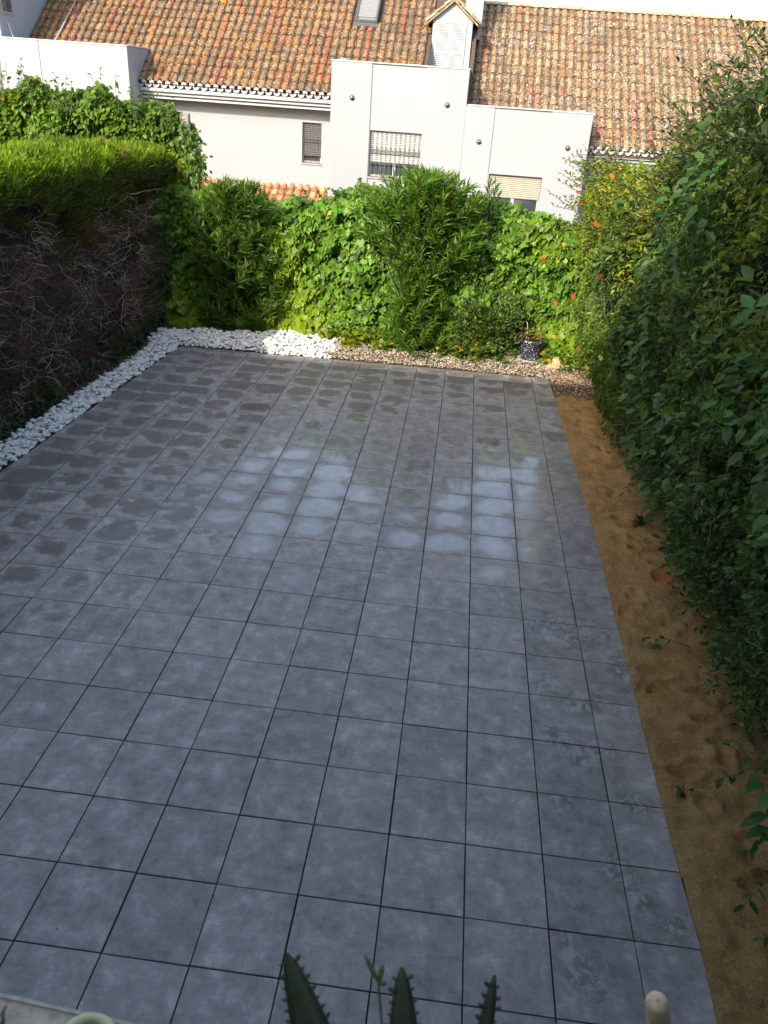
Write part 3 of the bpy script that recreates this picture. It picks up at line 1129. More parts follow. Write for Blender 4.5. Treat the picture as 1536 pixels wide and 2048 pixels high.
# terrace floor in front of the dormer
m = MB(); m.box(-4.69, -2.01, 19.35, 21.6, 3.96, 4.0)
bp(m, 'terrace_floor', M['grey_stone'], HA)
m = MB(); m.add([(DX0 - .03, 19.6, 4.0), (DX0 - .03, DY, 4.0), (DX0 - .03, DY, EZ + (DY - EY) * P_TAN - .02), (DX0 - .03, 19.6, EZ - .02)], [(0, 1, 2, 3)])
m.add([(DX0, 19.6, 4.0), (DX0, DY, 4.0), (DX0, DY, EZ + (DY - EY) * P_TAN - .02), (DX0, 19.6, EZ - .02)], [(3, 2, 1, 0)])
bp(m, 'terrace_wall', M['white'], HA)
# porch roof of newer orange tiles low on the wall
V, F, SZ, C = roof_covers(-9.0, -5.02, 18.55, .92, 1.72, .52, pal_new, None, tl=.27, redrun=.0, chan=(.55, .22, .10), rx=.080)
bpn('porch_roof', V, F, SZ, M['new_tile'], HA, np.array(C))
m = MB(); roof_slab(m, -9.0, -5.02, 18.56, .925, 1.78, .52, .1); bp(m, 'porch_deck', M['new_tile'], HA)
m = MB(); m.box(-9.0, -5.05, 18.75, 18.95, ZG, .88); m.box(-9.0, -8.8, 18.95, 20.34, ZG, .88)
bp(m, 'porch_wall', M['white'], HA)
# plain body behind, so the house is a closed volume
m = MB(); m.box(-13.3, -1.71, 20.9, 27.5, ZG, 4.6)
m.add([(-13.36, EY + RL, EZ + RL * P_TAN - .01), (-1.66, EY + RL, EZ + RL * P_TAN - .01), (-1.66, 28.6, EZ), (-13.36, 28.6, EZ)], [(0, 1, 2, 3)])
bp(m, 'rear_wall', M['white'], HA)

# ---- house with the paler roof on the right, one metre lower
HB = empty('house', (3.0, 20, -1.6))
tag(HB, 'white house on the right with a paler clay tile roof, stepped down from its neighbour', 'house', 'white houses beyond the hedge')
EB = 3.27
m = MB()
w2 = (-.97, .35, 1.55, 2.58)
wall_grid(m, -1.695, 1.34, 19.03, 19.35, ZG, 4.05, [w2])
m.box(-1.695, -1.0, 19.0, 19.03, ZG, 4.05); m.box(.38, 1.34, 19.0, 19.03, ZG, 4.05)
m.box(-1.0, -.97, 19.012, 19.03, ZG, 2.62); m.box(.35, .38, 19.012, 19.03, ZG, 2.62); m.box(-.97, .35, 19.012, 19.03, 2.58, 2.62)
m.box(1.04, 1.34, 19.35, 20.7, ZG, 4.05)
bp(m, 'wall', M['white'], HB)
m = MB(); m.box(-1.675, 1.36, 18.985, 19.37, 4.05, 4.08); m.box(1.02, 1.36, 19.37, 20.4, 4.05, 4.08); m.box(1.0, 1.14, 19.05, 19.15, 4.08, 4.12)
bp(m, 'parapet_cap', M['white_paint'], HB, bv=.008)
e = barred_window(HB, w2[0], w2[1], w2[2], w2[3], 19.03, 19.16, 2.02, 0, [], 2, 'window with a beige roller shutter lowered most of the way', beige_blind)
e.location = Vector(e.location) - Vector(HB.location)
lamp_at(HB, -1.31, 3.27); lamp_at(HB, .85, 3.28)
m = MB(); wall_grid(m, 1.34, 9.0, 20.20, 20.75, ZG, 3.2, [(3.0, 4.2, .6, 1.9)]); bp(m, 'wall', M['white'], HB)
RB = 4.42
V, F, SZ, C = roof_covers(-1.64, 9.0, EY - .05, EB, RB, P_TAN, pal_pale, lambda x, y: x < 1.30 and y < 19.42, redrun=.02, chan=(.09, .06, .042), rx=.073)  # darkened channels paint the shadow between the tile rows
bpn('roof', V, F, SZ, M['pale_tile'], HB, np.array(C) * np.array([.57, .47, .38]))
m = MB(); roof_slab(m, -1.655, 9.0, EY, EB + .05 * P_TAN, RB - .05, P_TAN)
bp(m, 'roof_deck', plain('pale_roof_mortar', (.11, .08, .06), .95, .35, 25, bump=.6), HB)
# ridge tiles
V, F, SZ, C = [], [], [], []
ry, rz = EY - .05 + RB, EB + RB * P_TAN
x = -1.62
while x < 9.0:
    L_ = .36 + random.uniform(-.02, .02)
    c = random.choice([(.62, .52, .34), (.52, .42, .27), (.66, .56, .38), (.45, .33, .2)])
    j_ = random.uniform(.75, 1.15); c = tuple(v * j_ for v in c)
    b = len(V)
    for xx, r in ((x, .10), (x + L_ * 1.08, .085)):
        for k in range(8):
            a = math.pi * k / 7
            V.append((xx, ry - r * math.cos(a) * 1.15, rz + .01 + r * math.sin(a) * .9)); C.append(c)
    for k in range(7):
        F += [b + k, b + 8 + k, b + 9 + k, b + k + 1]; SZ.append(4)
    x += L_
bpn('ridge', V, F, SZ, M['pale_tile'], HB, np.array(C))
m = MB(); scallops(m, 1.38, 9.0, EY - .062, EB - .078); bp(m, 'eave_edge', M['white_paint'], HB)
cornice2(1.345, 9.0, EB, HB)
m = MB(); m.box(-1.65, 9.0, 20.9, 27.5, ZG, 3.9); m.box(8.8, 9.0, 20.75, 20.9, ZG, 3.2)
m.add([(-1.655, ry, rz - .03), (9.0, ry, rz - .03), (9.0, 28.4, EB), (-1.655, 28.4, EB)], [(0, 1, 2, 3)])
m.add([(9.0, EY, EB), (9.0, ry, rz - .04), (9.0, 28.4, EB)], [(0, 1, 2)])
bp(m, 'rear_wall', M['white'], HB)

# ------------------------------------------------------------------ the viewer's own house (behind the camera, throws the shade over the patio)
HC = empty('house', (-2, -6, 0))
tag(HC, 'tall white house behind the balcony whose shadow covers the patio', 'house')
m = MB()
wall_grid(m, -17, 13, -4.3, -4.0, -.05, 9.0, [(-5.5, -4.0, 3.3, 5.0), (-2.6, -.4, 2.75, 5.1), (2.5, 4.0, 3.3, 5.0)])
m.box(-17, -16.7, -12, -4.3, -.05, 9.0); m.box(12.7, 13, -12, -4.3, -.05, 9.0); m.box(-17, 13, -12.3, -12, -.05, 9.0)
bp(m, 'wall', M['white'], HC)
for xa, xb, za, zb in ((-5.5, -4.0, 3.3, 5.0), (-2.6, -.4, 2.75, 5.1), (2.5, 4.0, 3.3, 5.0)):
    m = MB(); m.box(xa, xb, -4.22, -4.18, za, zb); bp(m, 'window', M['glass'], HC)
m = MB()
m.add([(-17.4, -3.75, 9.0), (13.4, -3.75, 9.0), (13.4, -8.1, 11.0), (-17.4, -8.1, 11.0), (-17.4, -12.6, 9.0), (13.4, -12.6, 9.0),
       (-17.4, -3.75, 8.92), (13.4, -3.75, 8.92), (13.4, -12.6, 8.92), (-17.4, -12.6, 8.92)],
      [(0, 1, 2, 3), (3, 2, 5, 4), (6, 9, 8, 7), (0, 6, 7, 1), (4, 5, 8, 9), (1, 7, 8, 5, 2), (0, 3, 4, 9, 6)])
bp(m, 'roof', M['new_tile'], HC)
# balcony
m = MB(); m.box(-4.6, 1.6, -4.0, -2.20, 2.55, 2.72); bp(m, 'balcony_floor', M['grey_stone'], HC)
m = MB()
m.box(-4.6, 1.6, -2.40, -2.31, 2.45, 3.168); m.box(-4.6, -4.45, -4.0, -2.40, 2.72, 3.168); m.box(1.45, 1.6, -4.0, -2.40, 2.72, 3.168)
bp(m, 'balcony_parapet', M['white'], HC)
def coping():
    t = NT('sandstone_coping')
    p = t.pos()
    a = t.noise(p, 60, 6, .7); b = t.noise(p, 14, 4, .6)
    c = t.ramp(a, [(.3, (.34, .24, .17)), (.5, (.56, .43, .33)), (.7, (.70, .58, .46))])
    c = t.mix(t.fr(b, .45, .7, 0, .5), c, (.30, .24, .20))
    t.base(c); t.rough(.9); t.bump(a, .5, .003)
    return t.m
def edge_y(x):
    return -2.0695 - .064 * (x + 1.94)
m = MB(); m.add([(-4.62, -2.36, 3.17), (1.62, -2.36, 3.17), (1.62, edge_y(1.62), 3.17), (-4.62, edge_y(-4.62), 3.17), (-4.62, -2.36, 3.196), (1.62, -2.36, 3.196), (1.62, edge_y(1.62), 3.196), (-4.62, edge_y(-4.62), 3.196)],
               [(0, 3, 2, 1), (4, 5, 6, 7), (0, 1, 5, 4), (1, 2, 6, 5), (2, 3, 7, 6), (3, 0, 4, 7)])
cp = bp(m, 'coping', coping(), HC)
# pale mortar lip
Vn = []
mm = MB(); xs_ = np.linspace(-4.62, 1.62, 520)
lw = fbm(np.stack([xs_ * 1, xs_ * 0, xs_ * 0], 1), 22, 8) * .0035
for k in range(len(xs_) - 1):
    x0_, x1_ = xs_[k], xs_[k + 1]
    a0, a1 = -2.0815 - .0, -2.0815 - .0
    e0, e1 = edge_y(x0_), edge_y(x1_)
    mm.add([(x0_, e0, 3.183), (x1_, e1, 3.183), (x1_, e1 + .0035 + lw[k + 1], 3.183), (x0_, e0 + .0035 + lw[k], 3.183),
            (x0_, e0, 3.1985), (x1_, e1, 3.1985), (x1_, e1 + .0035 + lw[k + 1], 3.198), (x0_, e0 + .0035 + lw[k], 3.198)],
           [(4, 5, 6, 7), (3, 2, 6, 7), (0, 1, 5, 4)])
bp(mm, 'coping_edge', plain('pale_mortar', (.40, .37, .31), .9, .2, 90), HC)

# ------------------------------------------------------------------ left cypress hedge
def cyp_top(y):
    return np.interp(y, [-3, 5, 7.1, 8.4, 10.8, 12.6, 13.4], [3.3, 3.25, 3.2, 3.18, 3.12, 3.06, 3.02])
HL = empty('cypress_hedge', (-7.6, 5, 0))
tag(HL, 'clipped cypress hedge along the left, bright green on top and bare brown twigs below', 'hedge')
def bpl(fn, name, *a, parent=None, **k):
    o = fn(name, *a, **k)
    base = Vector((0, 0, 0)); p = parent
    while p is not None:
        base += Vector(p.location); p = p.parent
    o.data.transform(Matrix.Translation(-base)); o.parent = parent
    return o
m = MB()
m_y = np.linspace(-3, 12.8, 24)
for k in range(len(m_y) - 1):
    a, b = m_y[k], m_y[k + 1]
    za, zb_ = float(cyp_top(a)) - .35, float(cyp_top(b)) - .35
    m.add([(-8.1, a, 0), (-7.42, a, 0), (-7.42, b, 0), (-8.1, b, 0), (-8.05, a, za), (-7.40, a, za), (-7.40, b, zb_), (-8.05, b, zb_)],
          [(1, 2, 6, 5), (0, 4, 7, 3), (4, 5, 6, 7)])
bp(m, 'branches', M['core'], HL)  # solid core; its near-black colour stands for shade inside the hedge
n = 30000                                   # bare twigs of the shaded face
y = RNG.uniform(2.5, 12.7, n)
zt = cyp_top(y) - .75 - .35 * fbm(np.stack([y, y * 0, y * 0], 1), 1.2, 4)
z = RNG.uniform(0.05, 1, n) ** .9 * zt
P = np.stack([-7.42 + 0 * y, y, z], 1)
bul = fbm(P, 1.3, 21) - .5
depth = RNG.random(n) ** .6
P[:, 0] += depth * (.38 + bul * .5) - .05 * z * 0
clump = fbm(P, 3.0, 33)
keep = (clump > .45)
P = P[keep]; n = len(P); depth = depth[keep]
D = np.stack([RNG.normal(.25, .45, n), RNG.normal(.35, 1.0, n), RNG.normal(-.12, .42, n)], 1)
bpl(twigs, 'twigs', P, D, RNG.uniform(.10, .42, n), RNG.uniform(.0012, .0032, n), M['twig'], (.135, .085, .052), parent=HL, wob=.30)
n = 2600                                    # stouter pale dead branches standing out of the face
y = RNG.uniform(2.5, 12.6, n); z = RNG.uniform(.1, 2.5, n)
P = np.stack([-7.42 + 0 * y, y, z], 1)
P[:, 0] += .30 + (fbm(P, 1.3, 21) - .5) * .5
D = np.stack([RNG.normal(.35, .35, n), RNG.normal(.7, .9, n), RNG.normal(-.15, .45, n)], 1)
keep = fbm(P, 2.0, 34) > .47
bpl(twigs, 'dead_branches', P[keep], D[keep], RNG.uniform(.15, .5, keep.sum()), RNG.uniform(.0025, .005, keep.sum()), M['twig'], (.44, .34, .26), parent=HL, wob=.35, seg=5)
n = 150000                                  # foliage: top and upper face
u = RNG.random(n)
y = RNG.uniform(2.5, 13.1, n)
T = cyp_top(y)
top = u < .55
x = np.where(top, RNG.uniform(-8.35, -7.0, n), -7.05 + RNG.normal(0, .04, n))
lowlim = 1.05 + .55 * fbm(np.stack([y, y * 0, y * 0], 1), .8, 4)
z = np.where(top, T, T - RNG.random(n) ** 1.25 * lowlim)
P = np.stack([x, y, z], 1)
b1 = fbm(P, 1.4, 55) - .5; b2 = fbm(P, 5, 56) - .5
edge = np.clip((x + 7.35) / .35, 0, 1) ** 2 * .16
P[:, 2] += np.where(top, b1 * .30 + b2 * .22 - edge - RNG.random(n) ** 2 * .20, 0)
P[:, 0] += np.where(top, 0, b1 * .38 + b2 * .18 - RNG.random(n) ** 2 * .25 - np.clip(.3 - (T - z), 0, .3) * .55)
D = np.stack([RNG.normal(.25, .35, n), RNG.normal(0.0, .40, n), RNG.normal(1, .3, n)], 1)
D[~top] = np.stack([RNG.normal(.75, .35, (~top).sum()), RNG.normal(0, .5, (~top).sum()), RNG.normal(.55, .4, (~top).sum())], 1)
g = fbm(P, 2.5, 70)
keep = ~((~top) & (T - z > .5) & (fbm(P, 2.2, 71) < .42 + .25 * ((T - z) - .5)))
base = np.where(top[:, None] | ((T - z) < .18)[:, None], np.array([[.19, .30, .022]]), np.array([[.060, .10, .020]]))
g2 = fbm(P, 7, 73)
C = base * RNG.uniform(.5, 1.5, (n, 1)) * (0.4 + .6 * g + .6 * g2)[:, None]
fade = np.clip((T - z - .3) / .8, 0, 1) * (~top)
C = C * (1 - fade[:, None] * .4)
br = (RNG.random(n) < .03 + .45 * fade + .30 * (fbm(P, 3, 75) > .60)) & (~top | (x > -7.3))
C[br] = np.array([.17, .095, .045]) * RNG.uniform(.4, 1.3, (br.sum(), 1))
bpl(leaves, 'foliage', P[keep], D[keep], RNG.normal(0, 1, (keep.sum(), 3)), RNG.uniform(.045, .13, keep.sum()), RNG.uniform(.07, .20, keep.sum()), C[keep], T_NEEDLE, M['needle'], parent=HL)

n = 7000                                    # coarser sprays standing proud of the clipped surface
y = RNG.uniform(2.5, 12.9, n); x = RNG.uniform(-8.2, -6.95, n)
P = np.stack([x, y, cyp_top(y)], 1)
P[:, 2] += (fbm(P, 1.4, 55) - .5) * .3 + .02 - np.clip((x + 7.35) / .35, 0, 1) ** 2 * .30
keep = fbm(P, 2.6, 78) > .50
P = P[keep]; n = len(P)
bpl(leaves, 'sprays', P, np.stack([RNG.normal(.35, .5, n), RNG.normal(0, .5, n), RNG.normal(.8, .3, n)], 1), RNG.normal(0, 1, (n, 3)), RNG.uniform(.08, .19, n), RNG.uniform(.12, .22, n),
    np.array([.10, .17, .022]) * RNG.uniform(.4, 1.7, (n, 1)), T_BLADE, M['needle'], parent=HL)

# sparse ivy and weeds at the foot of the left hedge
IV = empty('ivy', (-7.0, 9, 0))
tag(IV, 'dark ivy creeping at the foot of the left hedge beside the pebbles', 'ivy')
n = 2600
y = RNG.uniform(4, 12.4, n); z = RNG.random(n) ** 1.6 * (.28 + .9 * np.clip((y - 9.5) / 3, 0, 1))
P = np.stack([-7.0 - .05 * RNG.random(n) + .10 * fbm(np.stack([y, z, z], 1), 2, 2), y, z + .02], 1)
keep = fbm(P, 1.6, 5) > .46
P = P[keep]; n = len(P)
bpl(leaves, 'foliage', P, np.stack([RNG.normal(.7, .4, n), RNG.normal(0, .6, n), RNG.normal(-.2, .5, n)], 1), np.stack([RNG.normal(.8, .3, n), RNG.normal(0, .4, n), RNG.normal(.7, .3, n)], 1),
    RNG.uniform(.05, .10, n), .95, leafcols(n, (.035, .065, .022), .3, .04, (.14, .09, .02)), T_IVY, M['leaf'], parent=IV)
m = MB()
for k in range(20):
    yk = random.uniform(5, 12.3); m.tube([(-7.1, yk, 0), (-7.02, yk + random.uniform(-.2, .2), .2), (-7.0, yk + random.uniform(-.3, .3), .5)], .004, 4)
bp(m, 'stem', M['core'], IV)

# ------------------------------------------------------------------ vine over the fence behind the cypress hedge
VF = empty('vine_fence', (-9.5, 13.3, 0))
tag(VF, 'weathered grey board fence almost hidden under vine at the far left corner', 'fence')
greywood = plain('grey_wood', (.28, .26, .23), .9, .25, 14, bump=.4)
m = MB()
m.box(-14, -6.88, 13.42, 13.46, -.1, 3.62)
bp(m, 'boards', greywood, VF)
m = MB(); m.box(-6.86, -6.70, 13.28, 13.40, 1.9, 3.66); bp(m, 'post', greywood, VF, bv=.006)
m = MB(); m.box(-14, -6.88, 13.36, 13.40, 3.1, 3.2); bp(m, 'rail', greywood, VF)
VN = empty('vine', (-9.5, 13.2, 0))
tag(VN, 'leafy green vine heaped over the fence behind the cypress hedge', 'vine')
def vtop(x):
    return np.interp(x, [-13, -10.3, -9.7, -9.2, -8.8, -8.3, -7.9, -7.4, -6.9, -6.6], [4.0, 3.92, 4.05, 3.82, 3.85, 4.05, 3.84, 3.76, 3.62, 3.45])
n = 17000
x = RNG.uniform(-13, -6.62, n)
f_ = fbm(np.stack([x, x * 0, x * 0], 1), 3.5, 12) - .5
T = vtop(x) + f_ * .35
z = T - RNG.random(n) ** 1.1 * 1.7
P = np.stack([x, 13.15 + 0 * x, z], 1)
P[:, 1] -= (fbm(P, 1.6, 31) - .4) * .8 + (fbm(P, 4.5, 33) - .5) * .35 - RNG.random(n) ** 1.6 * .35 - .5 * np.clip((z - T + .35) / .35, 0, 1) ** 2 * .6
D = np.stack([RNG.normal(0, .5, n), RNG.normal(-.55, .4, n), RNG.normal(-.55, .5, n)], 1)
N = np.stack([RNG.normal(-.1, .45, n), RNG.normal(-.6, .35, n), RNG.normal(.8, .35, n)], 1)
C = leafcols(n, (.105, .20, .024), .25)
yl = fbm(P, 1.3, 66) + .25 * np.clip((T - z) / 1.5, 0, 1) > .66
C[yl] = np.array([.22, .27, .02]) * RNG.uniform(.6, 1.3, (yl.sum(), 1))
bpl(leaves, 'foliage', P, D, N, RNG.uniform(.09, .15, n), RNG.uniform(.6, .85, n), C, T_OVAL, M['glossy_leaf'], parent=VN)
# shoots standing above the vine
m = MB(); LP, LD, LN = [], [], []
for k in range(34):
    x0 = random.choice([-9.75, -9.55, -8.35, -8.2, -9.0, -7.7, -7.2, -6.95, -10.2]) + random.gauss(0, .14)
    h = random.uniform(.12, .34); z0 = float(vtop(x0)) - .1
    tip = Vector((x0 + random.gauss(0, .07), 13.0 + random.gauss(0, .1), z0 + h + .1))
    m.tube([(x0, 13.05, z0 - .2), tip], .004, 4)
    for q in range(9):
        t_ = q / 8
        p = Vector((x0, 13.05, z0 - .2)).lerp(tip, t_)
        LP.append(p); LD.append((random.gauss(0, .8), random.gauss(-.2, .6), random.gauss(-.1, .5))); LN.append((random.gauss(0, .5), -.4, .8))
bp(m, 'stem', plain('green_stem', (.10, .12, .04), .7), VN)
n = len(LP)
bpl(leaves, 'shoots', np.array(LP), np.array(LD), np.array(LN), RNG.uniform(.06, .11, n), .55, leafcols(n, (.06, .12, .03), .25), T_OVAL, M['glossy_leaf'], parent=VN)
m = MB()
for k in range(26):
    x0 = random.uniform(-12.5, -6.8); m.tube([(x0, 13.1, 0), (x0 + random.gauss(0, .1), 13.15, 1.5), (x0 + random.gauss(0, .2), 13.15, 3.2)], .012, 5)
bp(m, 'trunk', M['core'], VN)
# drooping tip at the fence end
n = 420
t_ = RNG.random(n)
P = np.stack([-6.72 + .25 * np.sin(t_ * 3) + RNG.normal(0, .08, n), 13.0 + RNG.normal(0, .1, n), 3.5 - t_ * 1.25], 1)
bpl(leaves, 'drooping_shoots', P, np.stack([RNG.normal(.2, .5, n), RNG.normal(-.3, .4, n), RNG.normal(-.8, .3, n)], 1), np.stack([RNG.normal(0, .4, n), RNG.normal(-.8, .3, n), RNG.normal(.4, .3, n)], 1),
    RNG.uniform(.07, .12, n), .6, leafcols(n, (.07, .14, .025), .25), T_OVAL, M['glossy_leaf'], parent=VN)

# ------------------------------------------------------------------ back hedge: ivy wall
IB = empty('ivy_hedge', (-2.5, 12.7, 0))
tag(IB, 'dense sunlit ivy hedge across the back of the garden', 'hedge')
def ibtop(x):
    return np.interp(x, [-6.9, -6, -5, -4.4, -3.9, -3.4, -2.6, -1.2, -.7, 0, .5, 1.4], [2.5, 2.45, 2.2, 2.38, 2.52, 2.66, 2.68, 2.64, 2.60, 2.46, 2.28, 2.15])
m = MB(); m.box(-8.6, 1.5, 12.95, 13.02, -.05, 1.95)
bp(m, 'branches', M['core'], IB)  # dark slab behind the ivy, painted as the shade between leaves
def ivy_pts(n, x0, x1, yface, seed, zlo=.02):
    x = RNG.uniform(x0, x1, n)
    T = ibtop(x) + (fbm(np.stack([x, x * 0, x * 0], 1), 2.6, seed) - .5) * .35
    z = zlo + RNG.random(n) * (T - zlo)
    P = np.stack([x, np.full(n, yface), z], 1)
    P[:, 1] -= (fbm(P, 1.5, seed + 1) - .5) * .75 + (fbm(P, 4.2, seed + 2) - .5) * .60
    P[:, 1] += np.clip((z - T + .3) / .3, 0, 1) ** 2 * .35
    return P, T
n = 33000
P, T = ivy_pts(n, -8.2, 1.5, 12.50, 80)
T = T + 0.0
dep = RNG.random(n) ** 1.3
P[:, 1] += dep * .42
P[:, 1] -= np.clip(.55 - P[:, 2], 0, .55) * (fbm(P * np.array([1, 0, 0]), 1.6, 95) - .15) * 1.0
D = np.stack([RNG.normal(0, .5, n), RNG.normal(-.55, .35, n), RNG.normal(-.8, .4, n)], 1)
N = np.stack([RNG.normal(-.12, .4, n), RNG.normal(-.75, .3, n), RNG.normal(.65, .35, n)], 1)
C = leafcols(n, (.10, .215, .022), .42)
hue = fbm(P, .9, 90)
yel = np.clip((hue - .42) / .25, 0, 1)[:, None] * np.clip(1.2 - P[:, 2:3] / 2.6, .25, 1)
C = C * (1 - yel * .85) + np.array([.24, .34, .020]) * yel * .85 * RNG.uniform(.7, 1.25, (n, 1))
b_ = RNG.random(n) < .004
C[b_] = np.array([.42, .30, .03])
ptr = (P[:, 0] < 9)
bpl(leaves, 'foliage', P, D, N, RNG.uniform(.085, .17, n), RNG.uniform(.85, 1.0, n), C, T_IVY, M['glossy_leaf'], parent=IB)
n = 60
x = RNG.uniform(-6.5, 1.3, n)
m = MB()
for xx in x:
    m.tube([(xx, 12.6, 0), (xx + random.gauss(0, .1), 12.7, .9), (xx + random.gauss(0, .25), 12.75, float(ibtop(xx)) - .1)], .009, 4)
bp(m, 'stem', M['core'], IB)
# ivy shoots above the outline
m = MB(); LP, LD = [], []
for k in range(60):
    x0 = random.uniform(-4.6, 1.1); z0 = float(ibtop(x0)) - .12; h = random.uniform(.08, .30)
    a = Vector((x0, 12.6, z0)); b = a + Vector((random.gauss(0, .1), random.gauss(-.05, .08), h))
    m.tube([a, b], .003, 4)
    for q in range(6):
        LP.append(a.lerp(b, q / 5)); LD.append((random.gauss(0, .8), random.gauss(-.3, .6), random.gauss(.1, .5)))
bp(m, 'stem', M['core'], IB)
n = len(LP)
bpl(leaves, 'shoots', np.array(LP), np.array(LD), RNG.normal(0, 1, (n, 3)) + np.array([0, -.6, .8]), RNG.uniform(.05, .10, n), .8, leafcols(n, (.07, .13, .03), .3), T_IVY, M['leaf'], parent=IB)

# ------------------------------------------------------------------ oleanders
def oleander(label, cx, cy, zbase_w, prof, nst, seed, col=(.055, .135, .022)):
    """prof: list of (z, halfwidth) of the outline; stems rise from the foot and carry whorls of narrow leaves"""
    e = empty('oleander', (cx, cy, 0))
    tag(e, label, 'oleander', 'oleander bushes in the back hedge')
    zs = np.array([p[0] for p in prof]); ws = np.array([p[1] for p in prof])
    LP, LD, LN = [], [], []
    m = MB()
    rs = random.Random(seed)
    for k in range(nst):
        zt = zs[-1] * (1 - rs.random() ** 1.4 * .95) - .05
        if zt < .12: zt = rs.uniform(.12, .6)
        hw = float(np.interp(zt, zs, ws))
        a = rs.uniform(0, 2 * math.pi); rr_ = math.sqrt(rs.random())
        tx, ty = hw * rr_ * math.cos(a), min(hw, .55) * rr_ * math.sin(a) * .9
        ll = rs.uniform(.22, .55)
        tip = Vector((cx + tx, cy + ty, zt))
        d = Vector((tx * .9 + rs.gauss(0, .18), ty * .9 - .12 + rs.gauss(0, .18), .75)).normalized()
        s0 = tip - d * ll
        m.tube([s0, tip], [.006, .003], 4, False)
        if k % 9 == 0:
            m.tube([Vector((cx + rs.gauss(0, .10), cy + rs.gauss(0, .08), 0)), Vector((cx + tx * .35, cy + ty * .4, zt * .5)), s0], [.018, .012, .007], 5, False)
        nw = rs.randint(6, 9)
        for q in range(nw):
            p = s0.lerp(tip, (q + .5) / nw)
            for w_ in range(3):
                an = rs.uniform(0, 6.28)
                rad = Vector((math.cos(an), math.sin(an), 0))
                up_ = rs.uniform(.35, 1.3) + .9 * q / nw
                LP.append(p); LD.append(rad + d * up_ + Vector((0, 0, rs.gauss(-.1, .25)))); LN.append(Vector((rs.gauss(0, .4), rs.gauss(-.2, .4), 1)))
    bp(m, 'stem', M['core'], e)
    n = len(LP)
    C = leafcols(n, col, .24, .015, (.30, .26, .04))
    bpl(leaves, 'foliage', np.array(LP), np.array(LD), np.array(LN), RNG.uniform(.15, .24, n), RNG.uniform(.13, .18, n), C, T_BLADE, M['leaf'], parent=e)
    return e
oleander('large oleander in the middle of the back hedge, spreading crown on a narrow foot', -2.15, 11.98, .4,
         [(0, .50), (.3, .66), (.8, .56), (1.2, .40), (1.5, .38), (1.8, .75), (2.1, 1.22), (2.5, 1.25), (2.8, 1.05), (3.0, .65), (3.12, .2)], 520, 3, (.10, .21, .026))
oleander('oleander in the shaded left corner of the back hedge above the white pebbles', -5.6, 12.35, .5,
         [(0, .7), (.5, .95), (1.0, .95), (1.6, .98), (2.1, .98), (2.4, .80), (2.55, .5), (2.66, .2)], 420, 5, (.085, .17, .028))
# single oleander shoot beside the roller shutter
e = empty('oleander', (-.95, 12.5, 0))
tag(e, 'lone oleander shoot sticking up in front of the beige roller shutter', 'oleander', 'oleander bushes in the back hedge')
m = MB(); LP, LD = [], []
for (tx, tz) in ((-.12, 2.95), (.02, 2.78), (-.02, 2.98), (-.2, 2.72), (.1, 2.7)):
    a, b = Vector((-.98, 12.5, 1.9)), Vector((-.95 + tx, 12.4, tz - .05)); m.tube([a, b], .005, 4, False)
    for q in range(10):
        p = a.lerp(b, .55 + .45 * q / 9)
        for _ in range(2):
            an = random.uniform(0, 6.28); LP.append(p); LD.append(Vector((math.cos(an) * .8, math.sin(an) * .4, .9)))
m.tube([(-.95, 12.55, 0), (-.98, 12.5, 1.9)], .012, 5, False)
bp(m, 'stem', M['core'], e); n = len(LP)
bpl(leaves, 'foliage', np.array(LP), np.array(LD), np.tile([0, -.6, .8], (n, 1)) + RNG.normal(0, .3, (n, 3)), RNG.uniform(.13, .2, n), .17, leafcols(n, (.05, .12, .03), .2), T_BLADE, M['leaf'], parent=e)

# small dark shrub left of the pot
e = empty('shrub', (-.85, 12.0, 0))
tag(e, 'low dark round-leaved shrub between the large oleander and the speckled pot', 'shrub')
n = 3600
a = RNG.uniform(0, 2 * np.pi, n); ph = RNG.uniform(0, np.pi / 2, n); r = .35 + .65 * RNG.random(n) ** .4
P = np.stack([-.85 + .66 * r * np.cos(a) * np.cos(ph * .6), 12.15 + .36 * r * np.sin(a), .03 + .98 * r * np.sin(ph)], 1)
P += (np.stack([fbm(P, 2.6, 5), fbm(P, 2.6, 6), fbm(P, 2.6, 7)], 1) - .5) * .75
P[:, 2] = np.maximum(P[:, 2], .03)
D = norm(P - np.array([-.85, 12.1, .2])) + RNG.normal(0, .4, (n, 3))
bpl(leaves, 'foliage', P, D, RNG.normal(0, .4, (n, 3)) + np.array([0, -.6, .8]), RNG.uniform(.05, .085, n), .6, leafcols(n, (.065, .125, .026), .35, .03), T_OVAL, M['leaf'], parent=e)
m = MB()
for k in range(12):
    an = random.uniform(0, 6.28); m.tube([(-.85, 12.1, 0), (-.85 + .3 * math.cos(an), 12.1 + .25 * math.sin(an), .7)], .006, 4)
bp(m, 'stem', M['core'], e)

# low creepers on the gravel
def creeper(label, x0, x1, yb, n, col):
    xc = (x0 + x1) / 2
    e = empty('creeper', (xc, yb, 0))
    tag(e, label, 'creeper', 'creepers over the gravel')
    x = RNG.uniform(x0, x1, n)
    P = np.stack([x - xc, .2 - .55 * RNG.random(n) * (.4 + .6 * np.abs(np.sin(x * 4.3))), .03 + .25 * RNG.random(n) ** 2], 1)
    leaves('foliage', P, np.stack([RNG.normal(0, .6, n), RNG.normal(-.6, .4, n), RNG.normal(0, .3, n)], 1), np.tile([0, -.3, 1], (n, 1)) + RNG.normal(0, .3, (n, 3)),
           RNG.uniform(.05, .11, n), .85, leafcols(n, col, .35, .10, (.45, .30, .03)), T_IVY, M['leaf'], e)
    m = MB()
    for k in range(9):
        a = random.uniform(x0, x1) - xc; m.tube([(a, .25, .01), (a + .1, .05, .04), (a + .25, -.15, .02)], .003, 4)
    m.build('stem', M['core'], e)
